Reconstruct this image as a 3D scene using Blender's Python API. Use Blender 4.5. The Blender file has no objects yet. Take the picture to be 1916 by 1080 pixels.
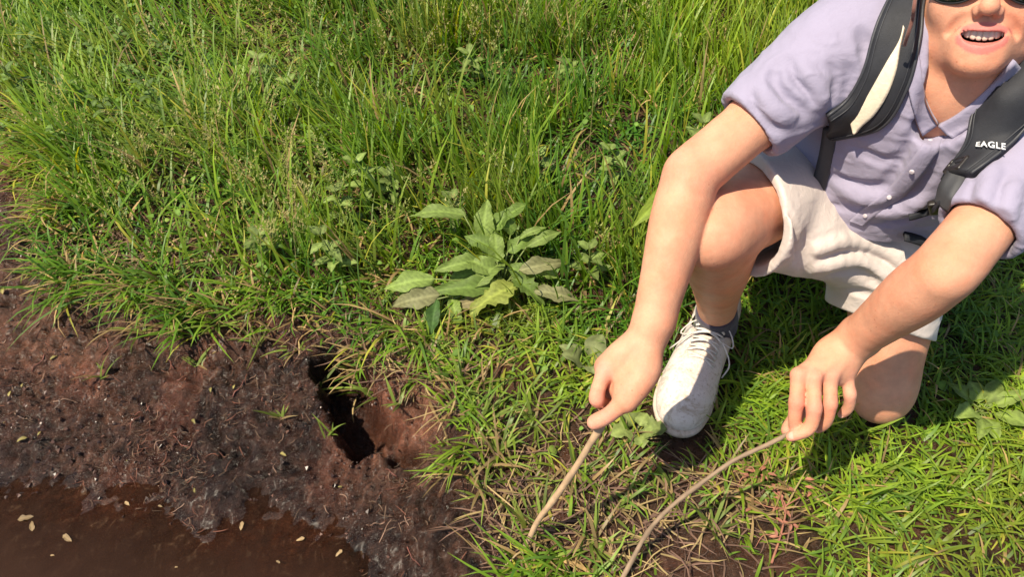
import bpy, math, random
import numpy as np
from mathutils import Vector, Matrix

# ------------------------------------------------------------------ camera, sky, sun, exposure
SC = bpy.context.scene
COL = SC.collection
CAM_H = 1.30; CAM_PITCH = math.radians(50); FPX = 1447.0      # focal length in pixels of a 1916 px wide frame
cd = bpy.data.cameras.new('camera'); cam = bpy.data.objects.new('camera', cd); COL.objects.link(cam)
cd.sensor_width = 36.0; cd.lens = 36.0 * FPX / 1916.0; cd.clip_start = 0.02; cd.clip_end = 500
cam.location = (0, 0, CAM_H); cam.rotation_euler = (math.pi/2 - CAM_PITCH, 0, 0)
SC.camera = cam
SUN_EL = math.radians(61); SUN_AZ = math.atan2(-0.43, -0.90)  # direction towards the sun (x, y)
W = bpy.data.worlds.new('World'); SC.world = W; W.use_nodes = True
wn = W.node_tree.nodes; wl = W.node_tree.links
bg = wn['Background']; sky = wn.new('ShaderNodeTexSky'); sky.sky_type = 'NISHITA'; sky.sun_disc = False
sky.sun_elevation = SUN_EL
sky.sun_rotation = math.pi/2 - SUN_AZ
wl.new(sky.outputs[0], bg.inputs[0]); bg.inputs[1].default_value = 0.10
sl = bpy.data.lights.new('sun', 'SUN'); so = bpy.data.objects.new('sun', sl); COL.objects.link(so)
sl.energy = 5.0; sl.angle = math.radians(0.6); sl.color = (1.0, 0.89, 0.70)
sd = Vector((math.cos(SUN_AZ)*math.cos(SUN_EL), math.sin(SUN_AZ)*math.cos(SUN_EL), math.sin(SUN_EL)))
so.rotation_euler = (-sd).to_track_quat('-Z', 'Y').to_euler(); so.location = sd * 8
vs = SC.view_settings; vs.view_transform = 'Standard'; vs.look = 'None'; vs.gamma = 1; vs.exposure = 0.6
SC.cycles.max_bounces = 6; SC.cycles.diffuse_bounces = 3; SC.cycles.transmission_bounces = 4; SC.cycles.transparent_max_bounces = 4
SC.cycles.caustics_reflective = False; SC.cycles.caustics_refractive = False

VOX_BODY = .0027; VOX_CLOTH = .003
RNG = np.random.default_rng(7)
A = lambda *p: np.array(p, float)
def nrm(v): v = np.asarray(v, float); return v / (np.linalg.norm(v) + 1e-12)

# ------------------------------------------------------------------ survey helpers: points of the place from sight lines
_C = A(0, 0, CAM_H); _R = A(1, 0, 0); _U = A(0, math.sin(CAM_PITCH), math.cos(CAM_PITCH)); _F = A(0, math.cos(CAM_PITCH), -math.sin(CAM_PITCH))
def sight(u, v): return (u-958)/FPX*_R - (v-540)/FPX*_U + _F
def at(u, v, d): return _C + d*sight(u, v)
def ground_at(u, v, z=0.0):
    r = sight(u, v); return _C + (z-CAM_H)/r[2]*r

# ------------------------------------------------------------------ noise
def _hash(ix, iy, iz, seed):
    h = (ix.astype(np.int64)*374761393 + iy.astype(np.int64)*668265263 + iz.astype(np.int64)*2147483647 + seed*974634271) & 0xffffffff
    h = ((h ^ (h >> 13)) * 1274126177) & 0xffffffff
    h = h ^ (h >> 16)
    return (h & 0xffffff) / float(0xffffff)
def vnoise(p, seed=0):
    """smooth value noise, p (...,3) or (...,2), result -1..1"""
    p = np.asarray(p, float)
    if p.shape[-1] == 2: p = np.concatenate([p, np.zeros(p.shape[:-1]+(1,))], -1)
    i = np.floor(p); f = p - i; f = f*f*f*(f*(f*6-15)+10); i = i.astype(np.int64)
    r = 0
    for dx in (0, 1):
        wx = f[..., 0] if dx else 1-f[..., 0]
        for dy in (0, 1):
            wy = f[..., 1] if dy else 1-f[..., 1]
            for dz in (0, 1):
                wz = f[..., 2] if dz else 1-f[..., 2]
                r = r + wx*wy*wz*_hash(i[..., 0]+dx, i[..., 1]+dy, i[..., 2]+dz, seed)
    return r*2-1
def fbm(p, oct=4, seed=0, gain=.5, lac=2.03):
    a = 1; s = 0; t = 0; p = np.asarray(p, float)
    for o in range(oct):
        s = s + a*vnoise(p, seed+o*17); t += a; a *= gain; p = p*lac + 3.7
    return s/t

# ------------------------------------------------------------------ materials
def new_mat(name):
    m = bpy.data.materials.new(name); m.use_nodes = True
    n = m.node_tree.nodes; l = m.node_tree.links
    return m, n, l, n['Principled BSDF']
def noise_node(n, l, scale, detail=6, rough=.6, coord=None, dist=0.0):
    t = n.new('ShaderNodeTexNoise'); t.inputs['Scale'].default_value = scale; t.inputs['Detail'].default_value = detail
    t.inputs['Roughness'].default_value = rough; t.inputs['Distortion'].default_value = dist
    if coord is not None: l.new(coord, t.inputs['Vector'])
    return t
def ramp(n, l, fac, stops):
    r = n.new('ShaderNodeValToRGB'); e = r.color_ramp.elements
    while len(e) < len(stops): e.new(0.5)
    for k, (pos, c) in zip(e, stops): k.position = pos; k.color = (*c, 1)
    l.new(fac, r.inputs[0]); return r
def bump(n, l, height, strength, dist, bsdf, prev=None):
    b = n.new('ShaderNodeBump'); b.inputs['Strength'].default_value = strength; b.inputs['Distance'].default_value = dist
    l.new(height, b.inputs['Height'])
    if prev is not None: l.new(prev.outputs[0], b.inputs['Normal'])
    l.new(b.outputs[0], bsdf.inputs['Normal']); return b
def simple_mat(name, color, rough=.7, var=.15, nscale=60, bump_s=.15, bump_d=.002, bscale=300, sheen=0, spec=.5, sss=0):
    m, n, l, b = new_mat(name)
    tc = n.new('ShaderNodeTexCoord'); co = tc.outputs['Object']
    t = noise_node(n, l, nscale, 5, .6, co)
    c = np.array(color)
    r = ramp(n, l, t.outputs[0], [(.25, tuple(c*(1-var))), (.75, tuple(np.minimum(c*(1+var), .95)))])
    l.new(r.outputs[0], b.inputs['Base Color'])
    b.inputs['Roughness'].default_value = rough; b.inputs['Specular IOR Level'].default_value = spec
    if sheen: b.inputs['Sheen Weight'].default_value = sheen
    if sss:
        b.inputs['Subsurface Weight'].default_value = sss; b.inputs['Subsurface Radius'].default_value = (.012, .004, .002); b.inputs['Subsurface Scale'].default_value = .5
    if bump_s:
        t2 = noise_node(n, l, bscale, 4, .6, co); bump(n, l, t2.outputs[0], bump_s, bump_d, b)
    return m
def attr_mat(name, rough=.5, translucent=.0, spec=.3, nscale=0):
    """colour from the mesh attribute Col (the thing's own colour), optional leaf translucency"""
    m, n, l, b = new_mat(name)
    a = n.new('ShaderNodeAttribute'); a.attribute_name = 'Col'
    b.inputs['Roughness'].default_value = rough; b.inputs['Specular IOR Level'].default_value = spec
    src = a.outputs['Color']
    if nscale:
        tc = n.new('ShaderNodeTexCoord'); t = noise_node(n, l, nscale, 4, .6, tc.outputs['Object'])
        mr = n.new('ShaderNodeMapRange'); mr.inputs['From Min'].default_value = .3; mr.inputs['From Max'].default_value = .7; mr.inputs['To Min'].default_value = .78; mr.inputs['To Max'].default_value = 1.18
        l.new(t.outputs[0], mr.inputs[0])
        mx = n.new('ShaderNodeMix'); mx.data_type = 'RGBA'; mx.blend_type = 'MULTIPLY'; mx.inputs['Factor'].default_value = 1
        l.new(src, mx.inputs[6]); l.new(mr.outputs[0], mx.inputs[7]); src = mx.outputs[2]
    l.new(src, b.inputs['Base Color'])
    if translucent:
        tr = n.new('ShaderNodeBsdfTranslucent')
        hs = n.new('ShaderNodeHueSaturation'); hs.inputs['Hue'].default_value = .485; hs.inputs['Saturation'].default_value = 1.15; hs.inputs['Value'].default_value = 1.5
        l.new(src, hs.inputs['Color']); l.new(hs.outputs[0], tr.inputs[0])
        mx = n.new('ShaderNodeMixShader'); mx.inputs[0].default_value = translucent
        l.new(b.outputs[0], mx.inputs[1]); l.new(tr.outputs[0], mx.inputs[2]); l.new(mx.outputs[0], n['Material Output'].inputs[0])
    return m

# ------------------------------------------------------------------ object helpers
def make_mesh(name, verts, faces, smooth=True, col=None, crease=None):
    me = bpy.data.meshes.new(name)
    verts = np.asarray(verts, np.float32)
    if isinstance(faces, np.ndarray):
        k = faces.shape[1]; nf = len(faces)
        me.vertices.add(len(verts)); me.vertices.foreach_set('co', verts.ravel())
        me.loops.add(nf*k); me.loops.foreach_set('vertex_index', faces.astype(np.int32).ravel())
        me.polygons.add(nf); me.polygons.foreach_set('loop_start', np.arange(0, nf*k, k, dtype=np.int32))
        me.update(calc_edges=True)
    else:
        me.from_pydata([tuple(map(float, v)) for v in verts], [], [tuple(int(i) for i in f) for f in faces]); me.update()
    me.polygons.foreach_set('use_smooth', np.full(len(me.polygons), bool(smooth)))
    if col is not None:
        at_ = me.attributes.new('Col', 'FLOAT_COLOR', 'POINT')
        c = np.ones((len(verts), 4), np.float32); c[:, :3] = col; at_.data.foreach_set('color', c.ravel())
    me.validate()
    return me
def tag(o, label=None, cat=None, group=None, kind=None):
    if label: o['label'] = label
    if cat: o['category'] = cat
    if group: o['group'] = group
    if kind: o['kind'] = kind
    return o
def root_of(p):
    while p.parent: p = p.parent
    return p
def put(name, verts, faces, mat, parent=None, base=None, smooth=True, col=None):
    """one mesh object from world-space vertices; with a parent the vertices are stored relative to its root"""
    verts = np.asarray(verts, float)
    if parent is not None: off = np.array(root_of(parent).location)
    else: off = np.array(base if base is not None else (0, 0, 0), float)
    me = make_mesh(name, verts - off, faces, smooth, col)
    if mat: me.materials.append(mat)
    o = bpy.data.objects.new(name, me); COL.objects.link(o)
    if parent is not None: o.parent = parent
    else: o.location = off
    return o
def empty(name, loc):
    o = bpy.data.objects.new(name, None); COL.objects.link(o); o.location = loc; o.empty_display_size = .05; return o
def catmull(P, n):
    P = np.asarray(P, float); m = len(P)
    if m == 2:
        t = np.linspace(0, 1, n)[:, None]; return P[0]*(1-t)+P[1]*t
    Q = np.vstack([2*P[0]-P[1], P, 2*P[-1]-P[-2]])
    s = np.linspace(0, m-1-1e-9, n); i = s.astype(int); t = (s-i)[:, None]
    a, b, c, d = Q[i], Q[i+1], Q[i+2], Q[i+3]
    return .5*((2*b)+(-a+c)*t+(2*a-5*b+4*c-d)*t*t+(-a+3*b-3*c+d)*t**3)
def tube_mesh(P, rad, seg=8, up=None, flat=1.0, cap=True):
    """swept tube along P; rad scalar or per-point; flat squashes it along the frame's normal"""
    P = np.asarray(P, float); n = len(P); rad = np.broadcast_to(np.asarray(rad, float), (n,))
    T = np.gradient(P, axis=0); T /= np.linalg.norm(T, axis=1)[:, None]+1e-12
    V = []; N = nrm(np.cross(T[0], A(.3, .2, .9))) if up is None else None
    for i in range(n):
        if up is not None:
            u = np.asarray(up, float); u = u[i] if u.ndim == 2 else u
            N = nrm(u - T[i]*(u@T[i]))
        else: N = nrm(N - T[i]*(N@T[i]))
        B = np.cross(T[i], N)
        a = np.arange(seg)*2*math.pi/seg
        V.append(P[i] + rad[i]*(np.cos(a)[:, None]*B + flat*np.sin(a)[:, None]*N))
    V = np.vstack(V); F = []
    for i in range(n-1):
        for k in range(seg):
            F.append((i*seg+k, i*seg+(k+1) % seg, (i+1)*seg+(k+1) % seg, (i+1)*seg+k))
    if cap: F.append(tuple(range(seg))[::-1]); F.append(tuple((n-1)*seg+k for k in range(seg)))
    return V, F
def join(parts):
    V = []; F = []; o = 0
    for v, f in parts:
        V.append(np.asarray(v, float)); F += [tuple(i+o for i in q) for q in f]; o += len(v)
    return np.vstack(V), F
# ------------------------------------------------------------------ sculpting: smooth blends of tapered limbs, meshed with surface nets
# points travel as arrays of shape (3, ...)
def _fl(v): return [float(x) for x in v]
class Limb:
    def __init__(s, a, b, ra, rb, k=.01, op='u', flat=None):
        s.a = np.asarray(a, float); s.b = np.asarray(b, float); s.ra = float(ra); s.rb = float(rb); s.k = float(k); s.op = op; s.flat = flat
        r = max(ra, rb) * (max(1, flat[1]) if flat is not None else 1)
        r += k*(1/min(1, flat[1])-1)*1.2 if flat is not None else 0
        s.lo = np.minimum(s.a, s.b)-r; s.hi = np.maximum(s.a, s.b)+r
        d = s.b-s.a; s.A = _fl(s.a); s.D = _fl(d); s.I = _fl(d/(d@d+1e-12))
        if flat is not None: s.n = _fl(flat[0]); s.q = float(flat[1])
    def d(s, p):
        x = p[0]-s.A[0]; y = p[1]-s.A[1]; z = p[2]-s.A[2]
        h = x*s.I[0]; h += y*s.I[1]; h += z*s.I[2]; np.minimum(h, 1, out=h); np.maximum(h, 0, out=h)
        x -= h*s.D[0]; y -= h*s.D[1]; z -= h*s.D[2]
        h *= s.rb-s.ra; h += s.ra
        if s.flat is None:
            x *= x; y *= y; z *= z; x += y; x += z; np.sqrt(x, out=x); x -= h; return x
        c = x*s.n[0]+y*s.n[1]+z*s.n[2]; c *= c
        x *= x; y *= y; z *= z; x += y; x += z; c *= 1/s.q**2-1; x += c; np.maximum(x, 0, out=x); np.sqrt(x, out=x); x -= h; x *= min(1., s.q); return x
class _Frame:
    def local(s, p):
        x = p[0]-float(s.c[0]); y = p[1]-float(s.c[1]); z = p[2]-float(s.c[2])
        return [x*float(a[0])+y*float(a[1])+z*float(a[2]) for a in s.ax]
class Ell(_Frame):
    def __init__(s, c, axes, rad, k=.01, op='u'):
        s.c = np.asarray(c, float); s.ax = np.array([nrm(x) for x in axes]); s.r = np.asarray(rad, float); s.k = float(k); s.op = op
        e = np.sqrt(((s.ax*s.r[:, None])**2).sum(0)); s.lo = s.c-e; s.hi = s.c+e
    def d(s, p):
        q = [v/float(r) for v, r in zip(s.local(p), s.r)]; k0 = np.sqrt(q[0]*q[0]+q[1]*q[1]+q[2]*q[2])
        q = [v/float(r) for v, r in zip(q, s.r)]; k1 = np.sqrt(q[0]*q[0]+q[1]*q[1]+q[2]*q[2])+1e-9
        return np.where(k0 < 1e-4, -float(s.r.min()), k0*(k0-1)/k1)
class Box(_Frame):
    def __init__(s, c, axes, half, rnd=.005, k=.01, op='u'):
        s.c = np.asarray(c, float); s.ax = np.array([nrm(x) for x in axes]); s.h = np.asarray(half, float); s.rn = float(rnd); s.k = float(k); s.op = op
        e = (np.abs(s.ax)*s.h[:, None]).sum(0); s.lo = s.c-e; s.hi = s.c+e
    def d(s, p):
        q = [np.abs(v)-float(h-s.rn) for v, h in zip(s.local(p), s.h)]; o = [np.maximum(v, 0) for v in q]
        return np.sqrt(o[0]*o[0]+o[1]*o[1]+o[2]*o[2])+np.minimum(np.maximum(np.maximum(q[0], q[1]), q[2]), 0)-s.rn
class Half:
    """keeps the side of a plane that n points away from (op 'i')"""
    def __init__(s, c, n, k=.004): s.c = np.asarray(c, float); s.n = nrm(n); s.k = k; s.op = 'i'; s.lo = s.c-9; s.hi = s.c+9
    def d(s, p): return (p[0]-float(s.c[0]))*float(s.n[0])+(p[1]-float(s.c[1]))*float(s.n[1])+(p[2]-float(s.c[2]))*float(s.n[2])
def combine(d, v, op, k):
    if op == 's': v = -v
    h = d-v; np.abs(h, out=h); h *= -1; h += k; np.maximum(h, 0, out=h); h *= h; h *= .25/k
    if op == 'u': o = np.minimum(d, v); o -= h; return o
    o = np.maximum(d, v); o += h; return o
def ev_group(g, p, lo=None, hi=None, m=.0):
    d = np.full(p.shape[1:], .08, p.dtype)
    for q in g:
        if lo is not None and (np.any(q.lo-q.k-m > hi) or np.any(q.hi+q.k+m < lo)): continue
        d = combine(d, q.d(p), q.op, q.k)
    return d
def ev(groups, p, lo=None, hi=None, m=0):
    d = None
    for g in groups:
        e = ev_group(g, p, lo, hi, m); d = e if d is None else np.minimum(d, e)
    return d
def evp(groups, p): return ev(groups, np.ascontiguousarray(np.asarray(p).T))
def chain(P, R, n=None, k=.012, flat=None, op='u'):
    """limbs along a smooth curve through P with radii R"""
    n = n or (len(P)-1)*4+1
    Q = catmull(np.asarray(P, float), n); r = catmull(np.c_[np.asarray(R, float), np.zeros(len(R)), np.zeros(len(R))], n)[:, 0]
    return [Limb(Q[i], Q[i+1], r[i], r[i+1], k, op, flat) for i in range(n-1)]
def mesh_sdf(groups, vox, extra=None):
    lo = np.min([q.lo for g in groups for q in g if q.op == 'u'], 0)-.02; hi = np.max([q.hi for g in groups for q in g if q.op == 'u'], 0)+.02
    N = np.ceil((hi-lo)/vox).astype(int)+4; B = 16; VV = []; ID = []; FF = []
    flat = [(q, gi) for gi, g in enumerate(groups) for q in g]
    LO = np.array([q.lo-q.k-3*vox for q, _ in flat]); HI = np.array([q.hi+q.k+3*vox for q, _ in flat])
    for bi in range(0, N[0], B):
        xl = lo[0]+(bi-1)*vox; xi = np.nonzero((LO[:, 0] <= xl+(B+2)*vox) & (HI[:, 0] >= xl))[0]
        if not len(xi): continue
        for bj in range(0, N[1], B):
            yl = lo[1]+(bj-1)*vox; yi = xi[(LO[xi, 1] <= yl+(B+2)*vox) & (HI[xi, 1] >= yl)]
            if not len(yi): continue
            for bk in range(0, N[2], B):
                zl = lo[2]+(bk-1)*vox; zi = yi[(LO[yi, 2] <= zl+(B+2)*vox) & (HI[yi, 2] >= zl)]
                if not len(zi): continue
                s0 = np.array([bi, bj, bk]); wlo = lo+(s0-1)*vox; whi = lo+(s0+B+1)*vox
                c = ((wlo+whi)/2)[:, None]; RB = (B+2)*vox*.87
                memo = {}; byg = {}
                for i in zi:
                    q, gi = flat[i]
                    if id(q) not in memo: memo[id(q)] = float(q.d(c)[0])
                    byg.setdefault(gi, []).append((q, memo[id(q)]))
                live = []; seen = set()
                for gi, gg in byg.items():
                    us = [v for q, v in gg if q.op == 'u']
                    if not us: continue
                    mu = min(us)
                    if mu > RB+.02: continue
                    g2 = [q for q, v in gg if (v < mu+2*RB+2*q.k if q.op == 'u' else v < RB+q.k if q.op == 's' else v > -RB-q.k)]
                    key = tuple(id(q) for q in g2)
                    if key not in seen: seen.add(key); live.append(g2)
                if not live: continue
                co = np.linspace(0, 1, 4); P0 = wlo[:, None, None, None]+np.stack(np.meshgrid(co, co, co, indexing='ij'))*(whi-wlo)[:, None, None, None]
                dc = ev(live, P0.astype(np.float32)); tol = (B+2)*vox/3*1.9
                if dc.min() > tol or dc.max() < -tol: continue
                ax = [lo[a]+(s0[a]-1+np.arange(B+2))*vox for a in range(3)]
                P = np.stack(np.meshgrid(*[x.astype(np.float32) for x in ax], indexing='ij'))
                d = ev(live, P)
                if extra is not None: d = extra(d, P)
                S = d < 0
                if S.all() or not S.any(): continue
                n = B+1; acc = np.zeros((n, n, n, 3)); cnt = np.zeros((n, n, n))
                for a in range(3):
                    o = [x for x in range(3) if x != a]
                    for e0 in (0, 1):
                        for e1 in (0, 1):
                            c0 = [0, 0, 0]; c0[o[0]] = e0; c0[o[1]] = e1; c1 = list(c0); c1[a] = 1
                            sl0 = tuple(slice(c, c+n) for c in c0); sl1 = tuple(slice(c, c+n) for c in c1)
                            d0 = d[sl0]; d1 = d[sl1]; x = (d0 < 0) != (d1 < 0)
                            t = np.where(x, d0/np.where(x, d0-d1, 1), 0)
                            off = np.zeros((n, n, n, 3)); off[..., o[0]] = e0; off[..., o[1]] = e1; off[..., a] = t
                            acc += np.where(x[..., None], off, 0); cnt += x
                cell = cnt > 0; ijk = np.argwhere(cell)
                VV.append(lo+(ijk+s0-1+acc[cell]/cnt[cell][:, None])*vox)
                gid = lambda q: ((q[:, 0]+s0[0])*(N[1]+B)+(q[:, 1]+s0[1]))*(N[2]+B)+(q[:, 2]+s0[2])
                ID.append(gid(ijk))
                for a in range(3):
                    o = [(a+1) % 3, (a+2) % 3]
                    sl0 = [slice(1, B+1)]*3; sl1 = list(sl0); sl1[a] = slice(2, B+2)
                    m0 = S[tuple(sl0)]; m1 = S[tuple(sl1)]
                    e = np.argwhere(m0 != m1)+1
                    if not len(e): continue
                    def cl(u, v): q = e.copy(); q[:, o[0]] -= u; q[:, o[1]] -= v; return gid(q)
                    q = np.stack([cl(1, 1), cl(0, 1), cl(0, 0), cl(1, 0)], 1)
                    fl = m0[tuple((e-1).T)]
                    q[~fl] = q[~fl][:, ::-1]; FF.append(q)
    V = np.vstack(VV); I = np.concatenate(ID); F = np.vstack(FF)
    u, first = np.unique(I, return_index=True); V = V[first]
    F = np.searchsorted(u, F)
    return V, F
def vert_normals(V, F):
    n = np.cross(V[F[:, 2]]-V[F[:, 0]], V[F[:, 3]]-V[F[:, 1]]); N = np.zeros_like(V)
    for k in range(4): np.add.at(N, F[:, k], n)
    return N/(np.linalg.norm(N, axis=1)[:, None]+1e-12)
def relax(V, F, it=2, lam=.5):
    n = len(V); e = np.vstack([F[:, [0, 1]], F[:, [1, 2]], F[:, [2, 3]], F[:, [3, 0]]])
    deg = np.bincount(e[:, 0], minlength=n)+np.bincount(e[:, 1], minlength=n); deg = np.maximum(deg, 1)
    for _ in range(it):
        s = np.zeros_like(V)
        for c in range(3): s[:, c] = np.bincount(e[:, 0], V[e[:, 1], c], n)+np.bincount(e[:, 1], V[e[:, 0], c], n)
        V = V+lam*(s/deg[:, None]-V)
    return V
def grad(groups, p, e=.002):
    g = np.stack([evp(groups, p+e*x)-evp(groups, p-e*x) for x in np.eye(3)], -1)
    return g/(np.linalg.norm(g, axis=-1)[..., None]+1e-12)
def onto(groups, uv, d0=.8, d1=1.25):
    """where sight lines meet a sculpted surface"""
    uv = np.asarray(uv, float); D = np.array([sight(*q) for q in uv]); L = np.linalg.norm(D, axis=1); D = D/L[:, None]
    t = np.full(len(uv), d0); act = np.arange(len(uv)); Df = D.astype(np.float32); Cf = _C.astype(np.float32)
    EE = np.vstack([_C+D*d0, _C+D*1.5]); lo, hi = EE.min(0), EE.max(0)
    full = groups; groups = [[q for q in g if not (np.any(q.lo-q.k-.03 > hi) or np.any(q.hi+q.k+.03 < lo))] for g in groups]; groups = [g for g in groups if g]
    for it in range(48):
        s = evp(groups, Cf+Df[act]*t[act][:, None].astype(np.float32)); t[act] = np.minimum(t[act]+np.clip(s, -.02, .06)*.9, d1*1.3)
        act = act[(np.abs(s) > 2e-4) & (t[act] < d1*1.29)]
        if not len(act): break
    P = _C+D*t[:, None]
    return P, grad(groups, P)
def fold(groups, g, uv, r, h, op, k=.010, n=None):
    r = r*(.75 if op == 's' else .9); h = h*.8
    """a cloth fold (op 'u' ridge, 's' crease) that follows the surface under a sight-line polyline, h high"""
    Q = catmull(np.c_[np.asarray(uv, float), np.zeros(len(uv))], n or max(5, 3*len(uv)))[:, :2]
    P, N = onto(groups, Q); bad = np.abs(evp(groups, P)) > .006; m = len(P); tp = np.sin(np.linspace(.12, math.pi-.12, m))**.6
    for i in range(m-1):
        if bad[i] or bad[i+1]: continue
        if op == 's': a, b = P[i]+N[i]*(r-h*tp[i]), P[i+1]+N[i+1]*(r-h*tp[i+1])
        else: a, b = P[i]-N[i]*(r-h*tp[i]), P[i+1]-N[i+1]*(r-h*tp[i+1])
        if np.linalg.norm(b-a) < .08: g.append(Limb(a, b, r, r, k, op))

def patch(groups, left, right, nu=10, nv=24, off=.002, thick=.003, puff=0., smooth=6, lift=0., edge=None):
    """a sheet (strap, collar leaf, placket) laid on a sculpted surface between two edge lines, with real thickness"""
    Lp = catmull(np.c_[np.asarray(left, float), np.zeros(len(left))], nv)[:, :2]; Rp = catmull(np.c_[np.asarray(right, float), np.zeros(len(right))], nv)[:, :2]
    t = np.linspace(0, 1, nu); UV = Lp[:, None]*(1-t)[None, :, None]+Rp[:, None]*t[None, :, None]
    P, N = onto(groups, UV.reshape(-1, 2)); P = P.reshape(nv, nu, 3); N = N.reshape(nv, nu, 3)
    # keep each point on its sight line while the depth is smoothed, so that folds of the cloth below are bridged
    D = P-_C; dist = np.linalg.norm(D, axis=-1); D = D/dist[..., None]
    med = np.median(dist); dist = np.clip(dist, med-.12, med+.12)
    for _ in range(smooth):
        q = np.pad(dist, 1, mode='edge'); av = (q[:-2, 1:-1]+q[2:, 1:-1]+q[1:-1, :-2]+q[1:-1, 2:])/4; dist = np.minimum(av, dist+.0008)
        q = np.pad(N, ((1, 1), (1, 1), (0, 0)), mode='edge'); N = (q[:-2, 1:-1]+q[2:, 1:-1]+q[1:-1, :-2]+q[1:-1, 2:])/4
    N = N/(np.linalg.norm(N, axis=-1)[..., None]+1e-9); P = _C+D*dist[..., None]
    pf = np.sin(np.clip(t, 0, 1)*math.pi)**.5
    top = P+N*(off+thick*(1-puff)+thick*puff*pf[None, :, None]+lift); bot = P+N*(off*.2)
    V = np.vstack([top.reshape(-1, 3), bot.reshape(-1, 3)]); n = nv*nu; F = []
    ix = lambda i, j, b=0: b*n+i*nu+j
    for i in range(nv-1):
        for j in range(nu-1):
            F.append((ix(i, j), ix(i, j+1), ix(i+1, j+1), ix(i+1, j))); F.append((ix(i, j, 1), ix(i+1, j, 1), ix(i+1, j+1, 1), ix(i, j+1, 1)))
    for i in range(nv-1):
        F.append((ix(i, 0), ix(i+1, 0), ix(i+1, 0, 1), ix(i, 0, 1))); F.append((ix(i, nu-1), ix(i, nu-1, 1), ix(i+1, nu-1, 1), ix(i+1, nu-1)))
    for j in range(nu-1):
        F.append((ix(0, j), ix(0, j, 1), ix(0, j+1, 1), ix(0, j+1))); F.append((ix(nv-1, j), ix(nv-1, j+1), ix(nv-1, j+1, 1), ix(nv-1, j, 1)))
    return V, F, top, N

def largest(V, F):
    """drop loose flakes: keep the one connected surface"""
    n = len(V); lab = np.arange(n); e = np.vstack([F[:, [0, 1]], F[:, [1, 2]], F[:, [2, 3]]])
    while True:
        old = lab.copy(); m = np.minimum(lab[e[:, 0]], lab[e[:, 1]]); np.minimum.at(lab, e[:, 0], m); np.minimum.at(lab, e[:, 1], m)
        lab = lab[lab]; lab = lab[lab]
        if (lab == old).all(): break
    big = np.bincount(lab).argmax(); keep = lab == big; idx = np.cumsum(keep)-1
    return V[keep], idx[F[keep[F].all(1)]]
# ------------------------------------------------------------------ the person: joints
RSH = at(1600, 66, 1.10); LSH = at(1985, 240, 1.06); MID = (RSH+LSH)/2
PEL = A(.612, 1.025, .355)
TUP = nrm(MID-PEL); LAT = nrm(LSH-RSH); LAT = nrm(LAT-TUP*(LAT@TUP)); FWD = nrm(np.cross(LAT, TUP))
if FWD[1] > 0: FWD = -FWD
PLAT = nrm(A(.8, -.6, 0)); PFW = A(-.6, -.8, 0)
RHIP = PEL-PLAT*.09; LHIP = PEL+PLAT*.09
RKNEE = at(1338, 432, 1.165); RANK = A(.405, .935, .085); LKNEE = A(.695, .79, .062); LANK = A(.80, 1.17, .10)
RELB = at(1292, 328, 1.13); RWR = at(1214, 636, 1.135)
LELB = at(1768, 508, 1.00); LWR = at(1594, 642, 1.205)
person = empty('person', (.6, .95, 0))
tag(person, 'crouching person in lavender short-sleeved shirt and cream shorts, holding a stick in each hand', 'person')

# head frame: hx to the picture's right, hy out of the face, hz up
HD = .93; _o = at(1856, -49, HD+.06)
hy = -nrm(sight(1850, 20)); hy = nrm(hy + .05*_R - .03*_U)
hz = math.cos(math.radians(11))*_U + math.sin(math.radians(11))*_R; hz = nrm(hz-hy*(hz@hy)); hx = np.cross(hz, hy)
if hx@_R < 0: hx = -hx
HAX = (hx, hy, hz)
def Hd(x, y, z): return _o + x*hx + y*hy + z*hz

def lerp_(a, b, t): return a*(1-t)+b*t
def sides(fn): return [q for s in (-1, 1) for q in fn(s)]
# ---------------- body, one continuous surface
head = [Ell(Hd(0, -.015, .035), HAX, (.073, .095, .082), .02), Ell(Hd(0, .022, -.03), HAX, (.061, .062, .086), .03)]
head += sides(lambda s: [Limb(Hd(s*.045, .012, -.070), Hd(s*.012, .072, -.098), .020, .016, .03), Limb(Hd(s*.052, .005, -.03), Hd(s*.045, .012, -.070), .018, .02, .03),
    Ell(Hd(s*.040, .058, -.036), HAX, (.022, .02, .024), .025), Limb(Hd(s*.042, .066, .018), Hd(s*.008, .082, .012), .010, .011, .02)])
head += [Ell(Hd(0, .077, -.099), HAX, (.019, .014, .013), .02)]
head += [Ell(Hd(0, .070, -.070), HAX, (.033, .024, .028), .02)]
head += [Limb(Hd(0, .083, .004), Hd(0, .106, -.034), .0075, .0092, .012), Ell(Hd(0, .105, -.038), HAX, (.0098, .0095, .0085), .008)]
head += sides(lambda s: [Ell(Hd(s*.0115, .0935, -.0425), HAX, (.0072, .0090, .0078), .006)])
head += sides(lambda s: [Ell(Hd(s*.0065, .101, -.0505), HAX, (.0042, .004, .004), .003, 's'), Ell(Hd(s*.030, .082, -.004), HAX, (.017, .010, .010), .012, 's')])
head += sides(lambda s: chain([Hd(s*.019, .0925, -.046), Hd(s*.030, .084, -.056), Hd(s*.0365, .074, -.070)], [.0035, .0042, .003], 7, .006, op='s'))
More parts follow.
